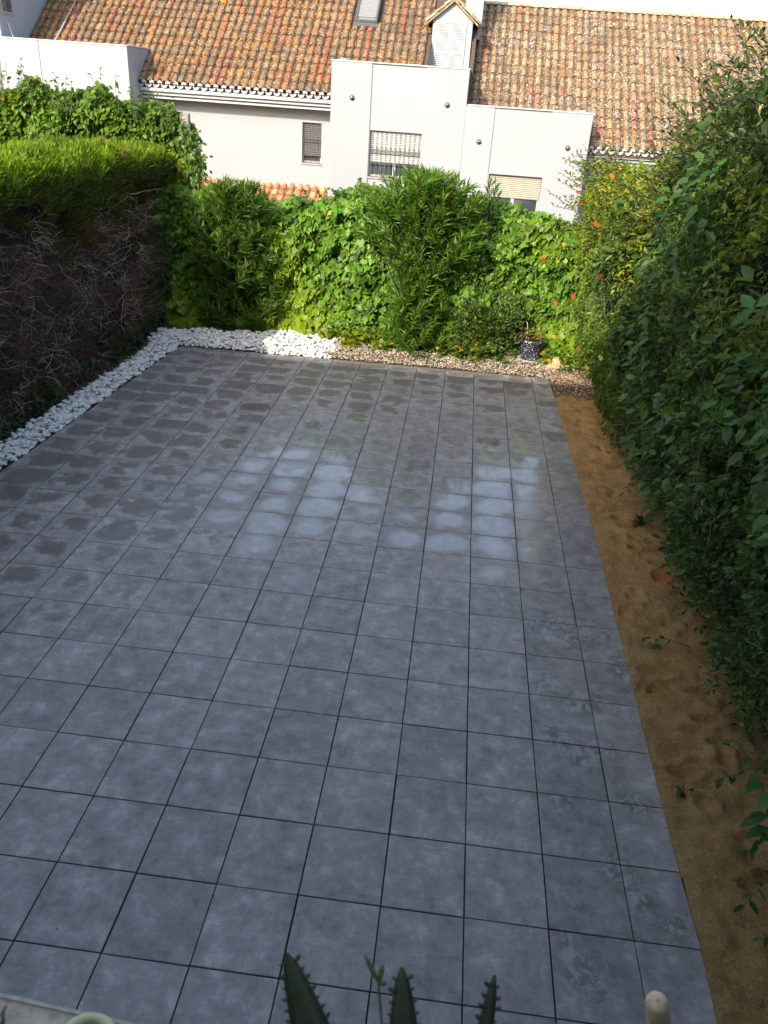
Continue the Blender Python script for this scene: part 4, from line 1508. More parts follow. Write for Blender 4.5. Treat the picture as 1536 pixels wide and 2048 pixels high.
creeper('small yellow-green creeper spreading over the gravel at the foot of the ivy beside the pebbles', -3.9, -2.6, 12.05, 420, (.16, .23, .02))
creeper('green creeper hanging over the gravel between the large oleander and the shrub', -1.7, -.5, 11.85, 420, (.07, .14, .025))
creeper('lime green creeper around the right side of the speckled pot', .25, 1.0, 11.9, 300, (.15, .24, .025))

# ------------------------------------------------------------------ right hedge
def rtop(y):
    return np.interp(y, [-3, 0, 3, 4.5, 5.5, 6.2, 6.8, 7.3, 7.8, 8.4, 9.5], [5.3, 5.1, 4.95, 4.8, 4.6, 4.42, 4.22, 3.95, 3.7, 3.5, 3.4])
def rface(y, z):
    """x of the hedge face; it overhangs a little at chest height"""
    return 1.08 - .42 * np.clip(z / 1.8, 0, 1) ** 1.1 + .10 * np.clip((z - 3.6) / 1.5, 0, 1)
RH = empty('climber_hedge', (1.6, 4, 0))
tag(RH, 'tall dark leafy hedge of mixed climbers leaning over the sand strip on the right', 'hedge')
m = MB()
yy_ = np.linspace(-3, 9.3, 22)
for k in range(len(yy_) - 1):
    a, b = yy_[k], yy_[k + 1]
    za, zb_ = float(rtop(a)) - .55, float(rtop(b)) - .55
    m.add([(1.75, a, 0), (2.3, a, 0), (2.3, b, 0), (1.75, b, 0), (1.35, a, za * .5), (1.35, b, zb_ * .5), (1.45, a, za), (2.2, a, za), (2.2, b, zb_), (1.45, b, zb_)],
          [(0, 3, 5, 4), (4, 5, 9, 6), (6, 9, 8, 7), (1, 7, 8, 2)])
bp(m, 'branches', M['core'], RH)  # solid inner body that blocks light, coloured as shade in the gaps
def rh_pts(n, y0, y1, topf, zlo_f, seed, dmax=.6, dexp=1.5):
    y = RNG.uniform(y0, y1, n)
    T = topf(y) + (fbm(np.stack([y, y * 0, y * 0], 1), 1.8, seed) - .5) * .45
    z = zlo_f(y) + RNG.random(n) ** .95 * (T - zlo_f(y))
    P = np.stack([np.zeros(n), y, z], 1)
    b1 = fbm(P, 1.15, seed + 1) - .5; b2 = fbm(P, 3.6, seed + 2) - .5
    face = rface(y, z) - b1 * .85 - b2 * .45
    roll = np.clip((z - T + .5) / .5, 0, 1) ** 2 * .55
    P[:, 0] = face + roll + RNG.random(n) ** dexp * dmax
    return P, T
n = 105000
P, T = rh_pts(n, -1.5, 9.4, rtop, lambda y: .18 + .25 * vnoise(np.stack([y * 2, y * 0, y * 0], 1), 3) * 1.4, 200)
dens = fbm(P, 2.2, 220)
low = P[:, 2] < .9
keep = (dens > .385) & ~(low & (RNG.random(n) > P[:, 2] / .9 * .8 + .08))
P = P[keep]; T = T[keep]; n = len(P)
D = np.stack([RNG.normal(-.55, .45, n), RNG.normal(0, .6, n), RNG.normal(-.25, .55, n)], 1)
N = np.stack([RNG.normal(-.55, .4, n), RNG.normal(-.15, .4, n), RNG.normal(.75, .35, n)], 1)
kind = fbm(P, .9, 230)
L = np.where(kind > .55, RNG.uniform(.07, .115, n), RNG.uniform(.045, .08, n))
C = leafcols(n, (.060, .118, .028), .48, .02, (.28, .28, .03))
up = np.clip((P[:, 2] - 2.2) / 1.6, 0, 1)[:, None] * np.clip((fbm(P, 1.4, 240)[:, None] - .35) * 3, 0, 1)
C = C * (1 - up * .8) + np.array([.26, .33, .026]) * up * .8 * RNG.uniform(.6, 1.3, (n, 1))  # upper leaves lightened, sunlight painted into their colour
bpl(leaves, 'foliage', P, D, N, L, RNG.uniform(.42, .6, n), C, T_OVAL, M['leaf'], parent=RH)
# larger leaves here and there
n = 3600
P, T = rh_pts(n, -1, 8.5, rtop, lambda y: .6 + 0 * y, 300, .12)
P[:, 0] -= .05
keep = fbm(P, 1.2, 310) > .55
P = P[keep]; n = len(P)
bpl(leaves, 'large_leaves', P, np.stack([RNG.normal(-.6, .4, n), RNG.normal(0, .6, n), RNG.normal(-.35, .4, n)], 1), np.stack([RNG.normal(-.6, .3, n), RNG.normal(-.2, .3, n), RNG.normal(.8, .3, n)], 1),
    RNG.uniform(.10, .16, n), .6, leafcols(n, (.062, .145, .032), .35), T_OVAL, M['leaf'], parent=RH)
# bare undergrowth at the foot and long loose tendrils
n = 9000
y = RNG.uniform(-1.5, 9, n); z = RNG.random(n) ** 1.3 * 1.5
P = np.stack([1.18 - .25 * np.clip(z, 0, 1) + RNG.random(n) * .5 - (fbm(np.stack([y, z, z * 0], 1), 1.2, 201) - .5) * .5, y, z], 1)
bpl(twigs, 'twigs', P, np.stack([RNG.normal(-.2, .5, n), RNG.normal(0, .8, n), RNG.normal(.1, .7, n)], 1), RNG.uniform(.1, .45, n), RNG.uniform(.0012, .003, n), M['twig'], (.085, .065, .048), parent=RH)
n = 700
P, T = rh_pts(n, .5, 9, rtop, lambda y: .8 + 0 * y, 320, .05)
bpl(twigs, 'tendrils', P, np.stack([RNG.normal(-.5, .3, n), RNG.normal(0, .9, n), RNG.normal(.2, .6, n)], 1), RNG.uniform(.3, .8, n), .0026, M['twig'], (.12, .12, .06), parent=RH, seg=6, wob=.3)
# leafy sprays reaching over the sand
m = MB(); LP, LD, LN = [], [], []
for (x0, y0, z0, x1, y1, z1, nn) in ((1.05, 2.0, .55, .80, 1.72, .42, 9), (1.1, 1.5, .5, .62, 1.45, .36, 16), (1.0, 1.1, .45, .72, .95, .30, 14), (1.05, .95, .45, .62, .62, .22, 16),
                                     (1.1, .5, .5, .66, .42, .2, 14), (1.0, .2, .5, .72, .1, .2, 12), (.95, 3.3, .1, .55, 3.35, .12, 8), (1.0, 1.25, .8, .85, 1.05, .55, 16), (1.0, 6.3, .35, .78, 6.2, .15, 12),
                                     (1.05, .75, .7, .8, .55, .4, 18), (1.0, .3, .75, .82, .1, .45, 18), (1.05, 1.75, .9, .9, 1.5, .7, 14)):
    a, b = Vector((x0, y0, z0)), Vector((x1, y1, z1)); mid = a.lerp(b, .5) + Vector((0, 0, .05))
    m.tube([a, mid, b], .0025, 4)
    for q in range(nn):
        t_ = q / (nn - 1)
        LP.append(a.lerp(mid, t_ * 2) if t_ < .5 else mid.lerp(b, t_ * 2 - 1))
        LD.append((b - a).normalized() * .8 + Vector((random.gauss(0, .7), random.gauss(0, .7), random.gauss(0, .3)))); LN.append((random.gauss(0, .3), random.gauss(0, .3), 1))
bp(m, 'stem', plain('vine_stem', (.10, .10, .045), .7), RH)
n = len(LP)
bpl(leaves, 'spray_leaves', np.array(LP), np.array(LD), np.array(LN), RNG.uniform(.055, .095, n), .42, leafcols(n, (.075, .15, .03), .25), T_OVAL, M['leaf'], parent=RH)
# outermost shoots of the crown against the roof
m = MB(); LP, LD, LN = [], [], []
for k in range(240):
    y0 = random.uniform(3.6, 7.8)
    z0 = float(rtop(y0)) - random.uniform(.0, .9)
    x0 = .95 + random.gauss(0, .12)
    a = Vector((x0, y0, z0)); b = a + Vector((random.uniform(-.45, -.05), random.uniform(-.1, .5), random.uniform(-.1, .4)))
    m.tube([a, b], [.004, .002], 4, False)
    nn = random.randint(8, 14)
    for q in range(nn):
        LP.append(a.lerp(b, q / (nn - 1))); LD.append((b - a).normalized() * .6 + Vector((random.gauss(0, .6), random.gauss(0, .6), random.gauss(0, .5)))); LN.append((random.gauss(-.2, .4), random.gauss(-.3, .4), .8))
bp(m, 'stem', M['core'], RH)
n = len(LP)
bpl(leaves, 'shoots', np.array(LP), np.array(LD), np.array(LN), RNG.uniform(.05, .09, n), .45, leafcols(n, (.065, .10, .026), .35, .04, (.3, .25, .05)), T_OVAL, M['leaf'], parent=RH)

# sunlit flowering climber at the far end
FC = empty('flowering_climber', (1.3, 10.8, 0))
tag(FC, 'sunlit yellow-green climber with orange-red trumpet flowers beside the back corner', 'climber')
def ftop(y):
    return np.interp(y, [7.2, 8.2, 9, 10, 11, 11.8, 12.5, 13.0], [3.5, 3.62, 3.62, 3.58, 3.5, 3.5, 3.35, 3.0])
n = 52000
y = RNG.uniform(7.4, 13.0, n)
T = ftop(y) + (fbm(np.stack([y, y * 0, y * 0], 1), 2.2, 401) - .5) * .45
z = .15 + RNG.random(n) ** .85 * (T - .15)
P = np.stack([np.zeros(n), y, z], 1)
b1 = fbm(P, 1.3, 402) - .5; b2 = fbm(P, 4, 403) - .5
P[:, 0] = 1.0 - .38 * np.clip(z / 1.8, 0, 1) - b1 * .8 - b2 * .4 + np.clip((z - T + .4) / .4, 0, 1) ** 2 * .4 + RNG.random(n) ** 1.5 * .5 + .12 * np.clip(y - 12, 0, 1)
keep = fbm(P, 2.4, 404) > .37
P = P[keep]; n = len(P)
D = np.stack([RNG.normal(-.5, .5, n), RNG.normal(-.3, .6, n), RNG.normal(0, .6, n)], 1)
N = np.stack([RNG.normal(-.5, .4, n), RNG.normal(-.5, .4, n), RNG.normal(.7, .35, n)], 1)
C = leafcols(n, (.15, .245, .03), .28)
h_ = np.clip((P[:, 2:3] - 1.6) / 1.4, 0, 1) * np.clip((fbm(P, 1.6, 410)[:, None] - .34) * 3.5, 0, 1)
C = C * (1 - h_ * .8) + np.array([.36, .37, .025]) * h_ * .8 * RNG.uniform(.6, 1.25, (n, 1))  # yellow-green tips pushed brighter to paint sunlight into the upper leaves
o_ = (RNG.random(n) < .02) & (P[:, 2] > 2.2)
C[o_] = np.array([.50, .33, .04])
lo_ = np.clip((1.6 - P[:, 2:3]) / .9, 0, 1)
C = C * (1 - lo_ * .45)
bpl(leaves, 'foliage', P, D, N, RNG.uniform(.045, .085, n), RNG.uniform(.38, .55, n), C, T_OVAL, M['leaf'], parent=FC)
m = MB(); m.add([(1.5, 9.3, 0), (1.55, 13, 0), (1.45, 13, 2.6), (1.35, 9.3, 2.8), (2.2, 9.3, 0), (2.2, 13, 0), (2.1, 13, 2.6), (2.1, 9.3, 2.8)],
                [(0, 1, 2, 3), (3, 2, 6, 7), (4, 7, 6, 5), (1, 5, 6, 2)])
bp(m, 'branches', M['core'], FC)  # solid dark core, inner shade put into its colour
m = MB(); LP, LD, LN = [], [], []
for k in range(230):
    y0 = random.uniform(7.6, 12.8); z0 = float(ftop(y0)) - random.uniform(-.05, 1.1)
    a = Vector((.65 + random.gauss(0, .15), y0, z0)); b = a + Vector((random.uniform(-.5, .0), random.uniform(-.3, .2), random.uniform(-.2, .35)))
    m.tube([a, b], [.004, .002], 4, False)
    nn = random.randint(7, 12)
    for q in range(nn):
        LP.append(a.lerp(b, q / (nn - 1))); LD.append((b - a).normalized() * .5 + Vector((random.gauss(0, .6), random.gauss(0, .6), random.gauss(0, .5)))); LN.append((random.gauss(-.2, .4), random.gauss(-.4, .4), .8))
bp(m, 'stem', M['core'], FC)
n = len(LP)
bpl(leaves, 'shoots', np.array(LP), np.array(LD), np.array(LN), RNG.uniform(.045, .08, n), .45, leafcols(n, (.12, .17, .022), .35, .12, (.46, .36, .05)), T_OVAL, M['leaf'], parent=FC)

def flower(parent, loc, d, col, s=1.0):
    m = MB()
    d = Vector(d).normalized()
    a = d.cross(Vector((0, 0, 1))).normalized(); b = d.cross(a)
    p = Vector(loc)
    for f_i in range(2):
        q0 = p + (a * math.cos(f_i * 2.1) + b * math.sin(f_i * 2.1)) * .02 * s
        m.tube([q0 - d * .05 * s, q0, q0 + d * .012 * s], [.004 * s, .010 * s, .014 * s], 6, False, col)
        for k in range(5):
            t = 2 * math.pi * k / 5 + f_i
            o1 = a * math.cos(t) + b * math.sin(t); o2 = a * math.cos(t + .55) + b * math.sin(t + .55); o0 = a * math.cos(t - .55) + b * math.sin(t - .55)
            c0 = q0 + d * .012 * s
            m.add([c0, c0 + o0 * .022 * s + d * .01 * s, c0 + o1 * .042 * s + d * .004 * s, c0 + o2 * .022 * s + d * .01 * s], [(0, 1, 2, 3)], col)
    return bp(m, 'flower', M['petal'], parent)
for loc, col in (((.36, 11.6, 3.0), (.75, .10, .02)), ((.40, 11.2, 2.88), (.72, .12, .02)), ((.28, 7.9, 3.55), (.80, .22, .03)), ((.02, 12.0, 1.84), (.72, .05, .02)),
                 ((.30, 9.6, 1.75), (.70, .08, .04)), ((.25, 11.2, 1.28), (.72, .12, .07)), ((.40, 11.9, .52), (.80, .38, .03)), ((.30, 8.7, 2.9), (.6, .1, .04)),
                 ((.25, 11.4, 2.2), (.78, .36, .12)), ((.18, 12.1, .44), (.78, .33, .14)), ((.45, 8.2, 1.1), (.75, .6, .1))):
    flower(FC, loc, (-.6, -.8, .3), col, .85)
for loc, col in (((.10, 6.35, 2.65), (.62, .05, .03)), ((.45, 2.9, 1.05), (.70, .10, .02)), ((.12, 7.1, 1.65), (.75, .55, .08)), ((.05, 5.2, 2.1), (.7, .6, .2))):
    flower(RH, loc, (-.7, -.6, .3), col, .7)

# ------------------------------------------------------------------ pot with plant
PX, PY = .02, 12.02
e = empty('flower_pot', (PX, PY, 0.0))
tag(e, 'dark blue pot with white speckles on a saucer in the back right corner', 'pot')
def speck():
    t = NT('speckled_glaze')
    o = t.obj()
    a = t.noise(o, 42, 3, .6)
    t.base(t.mix(t.fr(a, .585, .60), (.022, .024, .06), (.72, .74, .80)))
    t.rough(.35)
    return t.m
SP = speck()
m = MB(); m.lathe([(.0, .03), (.165, .03), (.172, .06), (.215, .36), (.235, .365), (.235, .41), (.215, .412), (.205, .38), (.2, .36), (0, .355)], 28)
m.build('body', SP, e, True)
m = MB(); m.lathe([(0, .012), (.20, .012), (.225, .05), (.215, .05), (.19, .03), (0, .03)], 28)
m.build('saucer', plain('pale_saucer', (.42, .42, .36), .7), e, True)
m = MB(); m.lathe([(0, .375), (.2, .372)], 20); m.build('soil', M['soil'], e)
pl = empty('potted_plant', (PX, PY, .375))
tag(pl, 'straggly potted plant with yellow-green leaves and reddish tips in the speckled pot', 'plant')
m = MB(); LP, LD = [], []
for k in range(16):
    an = random.uniform(0, 6.28); r = random.uniform(.08, .24); h = random.uniform(-.08, .22)
    a = Vector((random.gauss(0, .05), random.gauss(0, .05), 0)); b = Vector((r * math.cos(an) - .04, r * math.sin(an) - .08, h))
    mid = a.lerp(b, .5) + Vector((0, 0, .12)); m.tube([a, mid, b], .004, 4)
    for q in range(9):
        t_ = q / 8; LP.append(a.lerp(mid, t_ * 2) if t_ < .5 else mid.lerp(b, t_ * 2 - 1)); LD.append((random.gauss(0, .7), random.gauss(-.2, .7), random.gauss(.1, .4)))
m.build('stem', M['core'], pl); n = len(LP)
leaves('foliage', np.array(LP), np.array(LD), np.tile([0, -.4, .9], (n, 1)) + RNG.normal(0, .3, (n, 3)), RNG.uniform(.04, .08, n), .6, leafcols(n, (.20, .24, .03), .3, .25, (.55, .2, .1)), T_OVAL, M['leaf'], pl)
n = 110
P = np.stack([-.17 + RNG.normal(0, .05, n), -.08 + RNG.normal(0, .05, n), .06 + RNG.normal(0, .06, n)], 1)
leaves('dead_leaves', P, RNG.normal(0, 1, (n, 3)), RNG.normal(0, 1, (n, 3)), RNG.uniform(.04, .08, n), .35, leafcols(n, (.16, .09, .065), .3), T_OVAL, M['leaf'], pl)
m = MB(); m.tube([(-.11, -.03, 0), (-.12, -.03, .25), (-.14, -.03, .33), (-.18, -.03, .36), (-.215, -.03, .33), (-.225, -.03, .25)], .006, 6)
hk = bp(m, 'wire_hook', plain('pale_wire', (.62, .60, .52), .5), empty('plant_hook', (PX, PY, .375)), True) if False else m.build('plant_hook', plain('pale_wire', (.62, .60, .52), .5), None, True)
hk.location = (PX, PY, .375)
tag(hk, 'pale wire hook standing in the speckled pot', 'hook')
# split piece of dry bark / stone
m = MB()
rs = random.Random(4)
vs = []
for (r, z) in ((.13, 0), (.15, .05), (.10, .15), (.05, .22)):
    for k in range(8):
        a = 2 * math.pi * k / 8
        vs.append((r * (1 + rs.uniform(-.25, .25)) * math.cos(a), .55 * r * (1 + rs.uniform(-.2, .2)) * math.sin(a), z + rs.uniform(-.015, .02)))
fs = [(i * 8 + k, i * 8 + (k + 1) % 8, i * 8 + 8 + (k + 1) % 8, i * 8 + 8 + k) for i in range(3) for k in range(8)] + [tuple(24 + k for k in range(8))]
m.add(vs, fs)
st = m.build('stone', plain('sandy_stone', (.55, .38, .22), .9, .25, 10, bump=.5), None)
st.location = (.46, 11.62, -.02)
tag(st, 'sandy orange stone lying right of the speckled pot', 'stone')
# small weeds beside pot
def weed(label, x, y, n, s, col, cat='weed'):
    e = empty('weed', (x, y, 0)); tag(e, label, cat, 'weeds on the beds')
    P = np.stack([RNG.normal(0, s, n), RNG.normal(0, s * .7, n), .02 + RNG.random(n) * s * 1.2], 1)
    leaves('foliage', P, np.stack([RNG.normal(0, .7, n), RNG.normal(-.2, .6, n), RNG.normal(.2, .4, n)], 1), np.tile([0, -.3, 1.], (n, 1)) + RNG.normal(0, .3, (n, 3)), RNG.uniform(.03, .075, n), .6, leafcols(n, col, .3), T_OVAL, M['leaf'], e)
    m = MB(); m.tube([(0, 0, -.02), (0, 0, s)], .003, 4); m.build('stem', M['core'], e)
weed('bright yellow-green weed at the right foot of the speckled pot', .30, 11.78, 60, .10, (.26, .30, .03))
weed('green weed on the gravel left of the speckled pot', -.42, 11.55, 40, .06, (.08, .16, .03))
weed('weed sprig under the large oleander at the patio edge', -1.95, 11.35, 60, .10, (.05, .10, .03))
weed('lime green weed between gravel and large oleander', -2.75, 11.75, 70, .10, (.20, .28, .03))
weed('pale seedling on the sand strip beside the patio edge', .66, 3.35, 14, .05, (.12, .20, .05))
weed('dark green weed by the stone in the right corner', .62, 11.45, 60, .09, (.06, .12, .03))
weed('tiny seedling on the near part of the sand strip', .50, 1.62, 12, .04, (.07, .12, .03))
# spiky grass tuft at the edge of the right hedge
e = empty('grass_tuft', (1.0, 5.75, 0)); tag(e, 'dark spiky grass tuft reaching over the sand strip', 'grass')
n = 70
leaves('blades', np.stack([RNG.normal(0, .04, n), RNG.normal(0, .06, n), np.zeros(n) + .02], 1), np.stack([RNG.normal(-.7, .5, n), RNG.normal(0, .6, n), RNG.uniform(.2, 1, n)], 1), np.tile([0, 0, 1.], (n, 1)),
       RNG.uniform(.08, .20, n), .05, leafcols(n, (.03, .055, .02), .3), T_BLADE, M['leaf'], e)

# ------------------------------------------------------------------ pebbles
def pebble_mesh(seed):
    rs = np.random.default_rng(seed)
    nu, nv = 12, 7
    V = [(0, 0, -1.)]
    for j in range(1, nv):
        ph = -math.pi / 2 + math.pi * j / nv
        for i in range(nu):
            th = 2 * math.pi * i / nu
            V.append((math.cos(ph) * math.cos(th), math.cos(ph) * math.sin(th), math.sin(ph)))
    V.append((0, 0, 1.))
    V = np.array(V)
    k = 1 + .30 * (fbm(V + seed * 5.1, .9, seed, 2) - .5)[:, None]
    V = V * k * np.array([.040, .028, .019]) * rs.uniform(.9, 1.1, 3)
    F, SZ = [], []
    for i in range(nu):
        F += [0, 1 + (i + 1) % nu, 1 + i]; SZ.append(3)
    for j in range(nv - 2):
        for i in range(nu):
            a = 1 + j * nu
            F += [a + i, a + (i + 1) % nu, a + nu + (i + 1) % nu, a + nu + i]; SZ.append(4)
    a = 1 + (nv - 2) * nu
    for i in range(nu):
        F += [a + i, a + (i + 1) % nu, len(V) - 1]; SZ.append(3)
    return V, F, SZ
PM = [pebble_mesh(s) for s in range(8)]
pts = []
def lstrip(y):   # inner border of left strip (hedge side)
    return np.interp(y, [-3, 5, 6.3, 8.1, 9.6, 11.5], [-7.3, -7.2, -7.1, -6.93, -6.80, -6.78])
for layer in range(3):
    sp = .058
    for gy_ in np.arange(4.6, 13.0, sp):
        for gx_ in np.arange(-7.4, -3.2, sp * 1.15):
            x, y = gx_ + random.gauss(0, .013), gy_ + random.gauss(0, .011)
            if y < 11.0:
                ok = lstrip(y) - .02 < x < patio_left(y) - .03
                wdt = min(x - lstrip(y), patio_left(y) - x)
            else:
                yb_ = np.interp(x, [-7, -6.0, -5.3, -4.7, -4.2, -3.5, -3.3], [11.75, 12.05, 12.1, 12.4, 12.75, 12.55, 12.3]) + .06 * math.sin(x * 9)
                ye_ = 10.93 + (x + 6.26) / 6.55 * .09
                xr_ = np.interp(y, [11, 11.5, 12, 12.8], [-3.62, -3.56, -3.45, -3.35]) + .07 * math.sin(y * 11)
                ok = ye_ + .03 < y < yb_ and -6.95 < x < xr_
                wdt = min(y - ye_, yb_ - y, xr_ - x)
            if not ok:
                continue
            if layer == 1 and (wdt < .05 or random.random() < .45):
                continue
            if layer == 2 and (wdt < .10 or random.random() < .72):
                continue
            pts.append((x, y, .004 + .024 * layer + random.uniform(-.003, .006) + .018 * min(1, max(0, wdt) / .15) * (layer > 0)))
pts = np.array(pts)
dist = np.linalg.norm(pts - np.array(CP), axis=1)
# how large each shows: near and on top first
vis = dist - (pts[:, 2] > .03) * 1.2
order = np.argsort(vis)
pmesh = []
for k, (V, F, SZ) in enumerate(PM):
    o = mesh_np('pebble', V, F, SZ, M['pebble'], None, None, True)
    pmesh.append(o)
def prot():
    return (random.gauss(0, .28), random.gauss(0, .28), random.uniform(0, 6.28))
first = True
for c_, i in enumerate(order[:300]):
    src = pmesh[c_ % 8]
    o = src if c_ < 8 else src.copy()
    if c_ >= 8:
        COL.objects.link(o)
    o.location = pts[i]
    o.rotation_euler = prot()
    s = random.lognormvariate(0, .20) * 1.06
    o.scale = (s * random.uniform(.85, 1.2), s * random.uniform(.85, 1.15), s)
    tag(o, 'smooth white pebble in the band along the left side of the patio', 'pebble', 'white pebbles beside the patio')
VV, FF, SS, b = [], [], [], 0
from mathutils import Euler
for i in order[300:]:
    V, F, SZ = PM[random.randrange(8)]
    s = random.lognormvariate(0, .20) * 1.06
    Rr = np.array(Euler(prot()).to_matrix())
    Q = (V * np.array([s * random.uniform(.85, 1.2), s, s])) @ Rr.T + pts[i]
    VV.append(Q); FF.append(np.array(F) + b); SS += SZ; b += len(V)
tag(mesh_np('pebbles', np.concatenate(VV), np.concatenate(FF), SS, M['pebble'], None, None, True), 'mass of smaller-looking white pebbles filling the band to the back corner', 'pebbles', kind='stuff')

# ------------------------------------------------------------------ gravel and wood chips on the back bed
def chips(name, label, cat, n, region, s0, s1, pal, zf=.0):
    P = []
    while len(P) < n:
        x, y = region()
        P.append((x, y, 0))
    P = np.array(P, float)
    P[:, 2] = .008 + .045 * fbm(P, 5, 61, 4) - .02 + RNG.random(n) * .02
    D = np.stack([RNG.normal(0, 1, n), RNG.normal(0, 1, n), RNG.normal(0, .3, n)], 1)
    N = np.stack([RNG.normal(0, .45, n), RNG.normal(0, .45, n), np.ones(n)], 1)
    C = np.array([pal[i] for i in RNG.integers(0, len(pal), n)]) * RNG.uniform(.6, 1.3, (n, 1))
    T = (np.array([(0, -.5, 0), (0, .5, 0), (1, .4, 0), (1, -.4, 0), (.1, -.4, .3), (.1, .4, .3), (.9, .3, .3), (.9, -.3, .3)]),
         [(4, 7, 6, 5), (0, 3, 7, 4), (3, 2, 6, 7), (2, 1, 5, 6), (1, 0, 4, 5)])
    tag(leaves(name, P, D, N, RNG.uniform(s0, s1, n), RNG.uniform(.4, .9, n), C.clip(0, .9), T, M['twig']), label, cat, kind='stuff')
def reg_back():
    x = random.uniform(-3.75, .75)
    return x, random.uniform(11.0 + (x + 3.7) * .0, 12.6)
chips('gravel', 'light brown gravel and bark along the back edge of the patio', 'gravel', 9000, reg_back, .012, .034, [(.45, .36, .25), (.36, .27, .18), (.55, .46, .34), (.24, .16, .10), (.40, .37, .33), (.50, .48, .44)])
def reg_corner():
    return random.uniform(.33, 1.05), random.uniform(9.95, 11.6)
chips('bark_mulch', 'reddish brown bark mulch in the back right corner', 'mulch', 2400, reg_corner, .015, .04, [(.30, .20, .14), (.22, .13, .09), (.40, .31, .22), (.12, .07, .05)])
def reg_l():
    y = random.uniform(4.5, 12.4)
    return lstrip(y) + random.uniform(-.35, .05), y
chips('leaf_litter', 'dark leaf litter under the left hedge', 'litter', 2500, reg_l, .015, .05, [(.07, .045, .03), (.12, .07, .04), (.16, .10, .06), (.05, .04, .02)])
def reg_s():
    y = random.uniform(0, 9.9)
    return sand_right(y) - random.random() ** 2 * .55, y
chips('leaf_litter', 'small dark crumbs scattered on the sand strip', 'litter', 420, reg_s, .008, .022, [(.05, .03, .015), (.10, .05, .025), (.07, .06, .03)])

def reg_p():
    k = random.random()
    if k < .45:
        y = random.uniform(0, 10.9); return patio_right(y) - random.random() ** 3 * .5, y
    if k < .75:
        x = random.uniform(-3.6, .3); return x, 10.95 - random.random() ** 3 * .5
    return random.uniform(-6, .3), random.uniform(0, 10.8)
chips('grit', 'specks of sand and leaf crumbs fallen on the patio tiles', 'grit', 330, reg_p, .004, .013, [(.30, .20, .10), (.12, .08, .04), (.38, .27, .13), (.10, .11, .04)])

# ------------------------------------------------------------------ foreground on the balcony
# toothed succulent leaves
def succ_leaf(parent, base, tip, wid, nrm, seed, teeth=True):
    rs = random.Random(seed)
    a, b = Vector(base), Vector(tip)
    ax = (b - a); L = ax.length; ax.normalize()
    nv = Vector(nrm); side = ax.cross(nv).normalized(); nv = side.cross(ax).normalized()
    m = MB(); K = 16
    vs, fs = [], []
    prev = None
    for i in range(K + 1):
        t = i / K
        w_ = wid * (1 - t ** 1.9) ** .62 * (.72 + .28 * math.sin(min(1, t * 2.2) * math.pi / 2)) + .0022
        p = a + ax * L * t + nv * (.05 * L * math.sin(t * 3.14) - .02 * L * t * t)
        g = .010 * (1 - t)
        ring = [p - side * w_, p - side * w_ * .9 - nv * .004, p - nv * (.010 * (1 - t * .7)), p + side * w_ * .9 - nv * .004, p + side * w_, p + nv * (-.003), ]
        ring[5] = p + nv * .0 - nv * .0005
        vs += [ring[0], ring[2] , ring[4], p + nv * (.002) - nv * g * .3]
    for i in range(K):
        o = i * 4
        fs += [(o, o + 1, o + 5, o + 4), (o + 1, o + 2, o + 6, o + 5), (o + 2, o + 3, o + 7, o + 6), (o + 3, o, o + 4, o + 7)]
    fs.append((0, 1, 2, 3))
    cols = (.030, .058, .020)
    m.add(vs, fs, cols)
    if teeth:
        for sgn in (-1, 1):
            n_ = int(L / .0105)
            for i in range(1, n_):
                t = i / n_ + rs.uniform(-.004, .004)
                if t > .985: continue
                w_ = wid * (1 - t ** 1.9) ** .62 * (.72 + .28 * math.sin(min(1, t * 2.2) * math.pi / 2)) + .0018
                p = a + ax * L * t + nv * (.05 * L * math.sin(t * 3.14) - .02 * L * t * t) + side * sgn * w_
                r = rs.uniform(.0016, .0030)
                o_ = side * sgn * r * 1.4 + ax * r * .8
                m.tube([p - side * sgn * .001, p + o_ * .7, p + o_ * 1.5], [r * .6, r, r * .35], 5, True, (.05, .045, .022))
    o = bp(m, 'leaf', M['succ'], parent, True)
    return o
t = NT('succulent')
pz = t.pos(); nn_ = t.noise(pz, 60, 5, .7)
t.base(t.mix(t.fr(nn_, .42, .62, 0, .85), t.attr('Col'), (.075, .058, .026)))
t.bump(t.noise(pz, 160, 4), .4, .002)
t.rough(.45)
M['succ'] = t.m
PB = (-1.40, -2.20)
sp_ = empty('succulent', (PB[0], PB[1], 3.25))
tag(sp_, 'dark green succulent with thick toothed leaves at the bottom edge of the view', 'succulent')
succ_leaf(sp_, (-1.425, -2.235, 3.30), (-1.533, -2.118, 3.455), .0265, (0, -.75, .65), 1)
succ_leaf(sp_, (-1.372, -2.245, 3.29), (-1.403, -2.113, 3.450), .0225, (0, -.75, .65), 2)
succ_leaf(sp_, (-1.335, -2.235, 3.29), (-1.298, -2.107, 3.450), .0135, (.35, -.75, .6), 3)
succ_leaf(sp_, (-1.38, -2.26, 3.28), (-1.30, -2.38, 3.42), .022, (0, .7, .6), 4)
succ_leaf(sp_, (-1.42, -2.26, 3.28), (-1.52, -2.36, 3.40), .022, (0, .7, .6), 5)
m = MB(); m.tube([(-1.40, -2.25, 3.215), (-1.395, -2.25, 3.31)], .012, 8); bp(m, 'stem', M['core'], sp_)
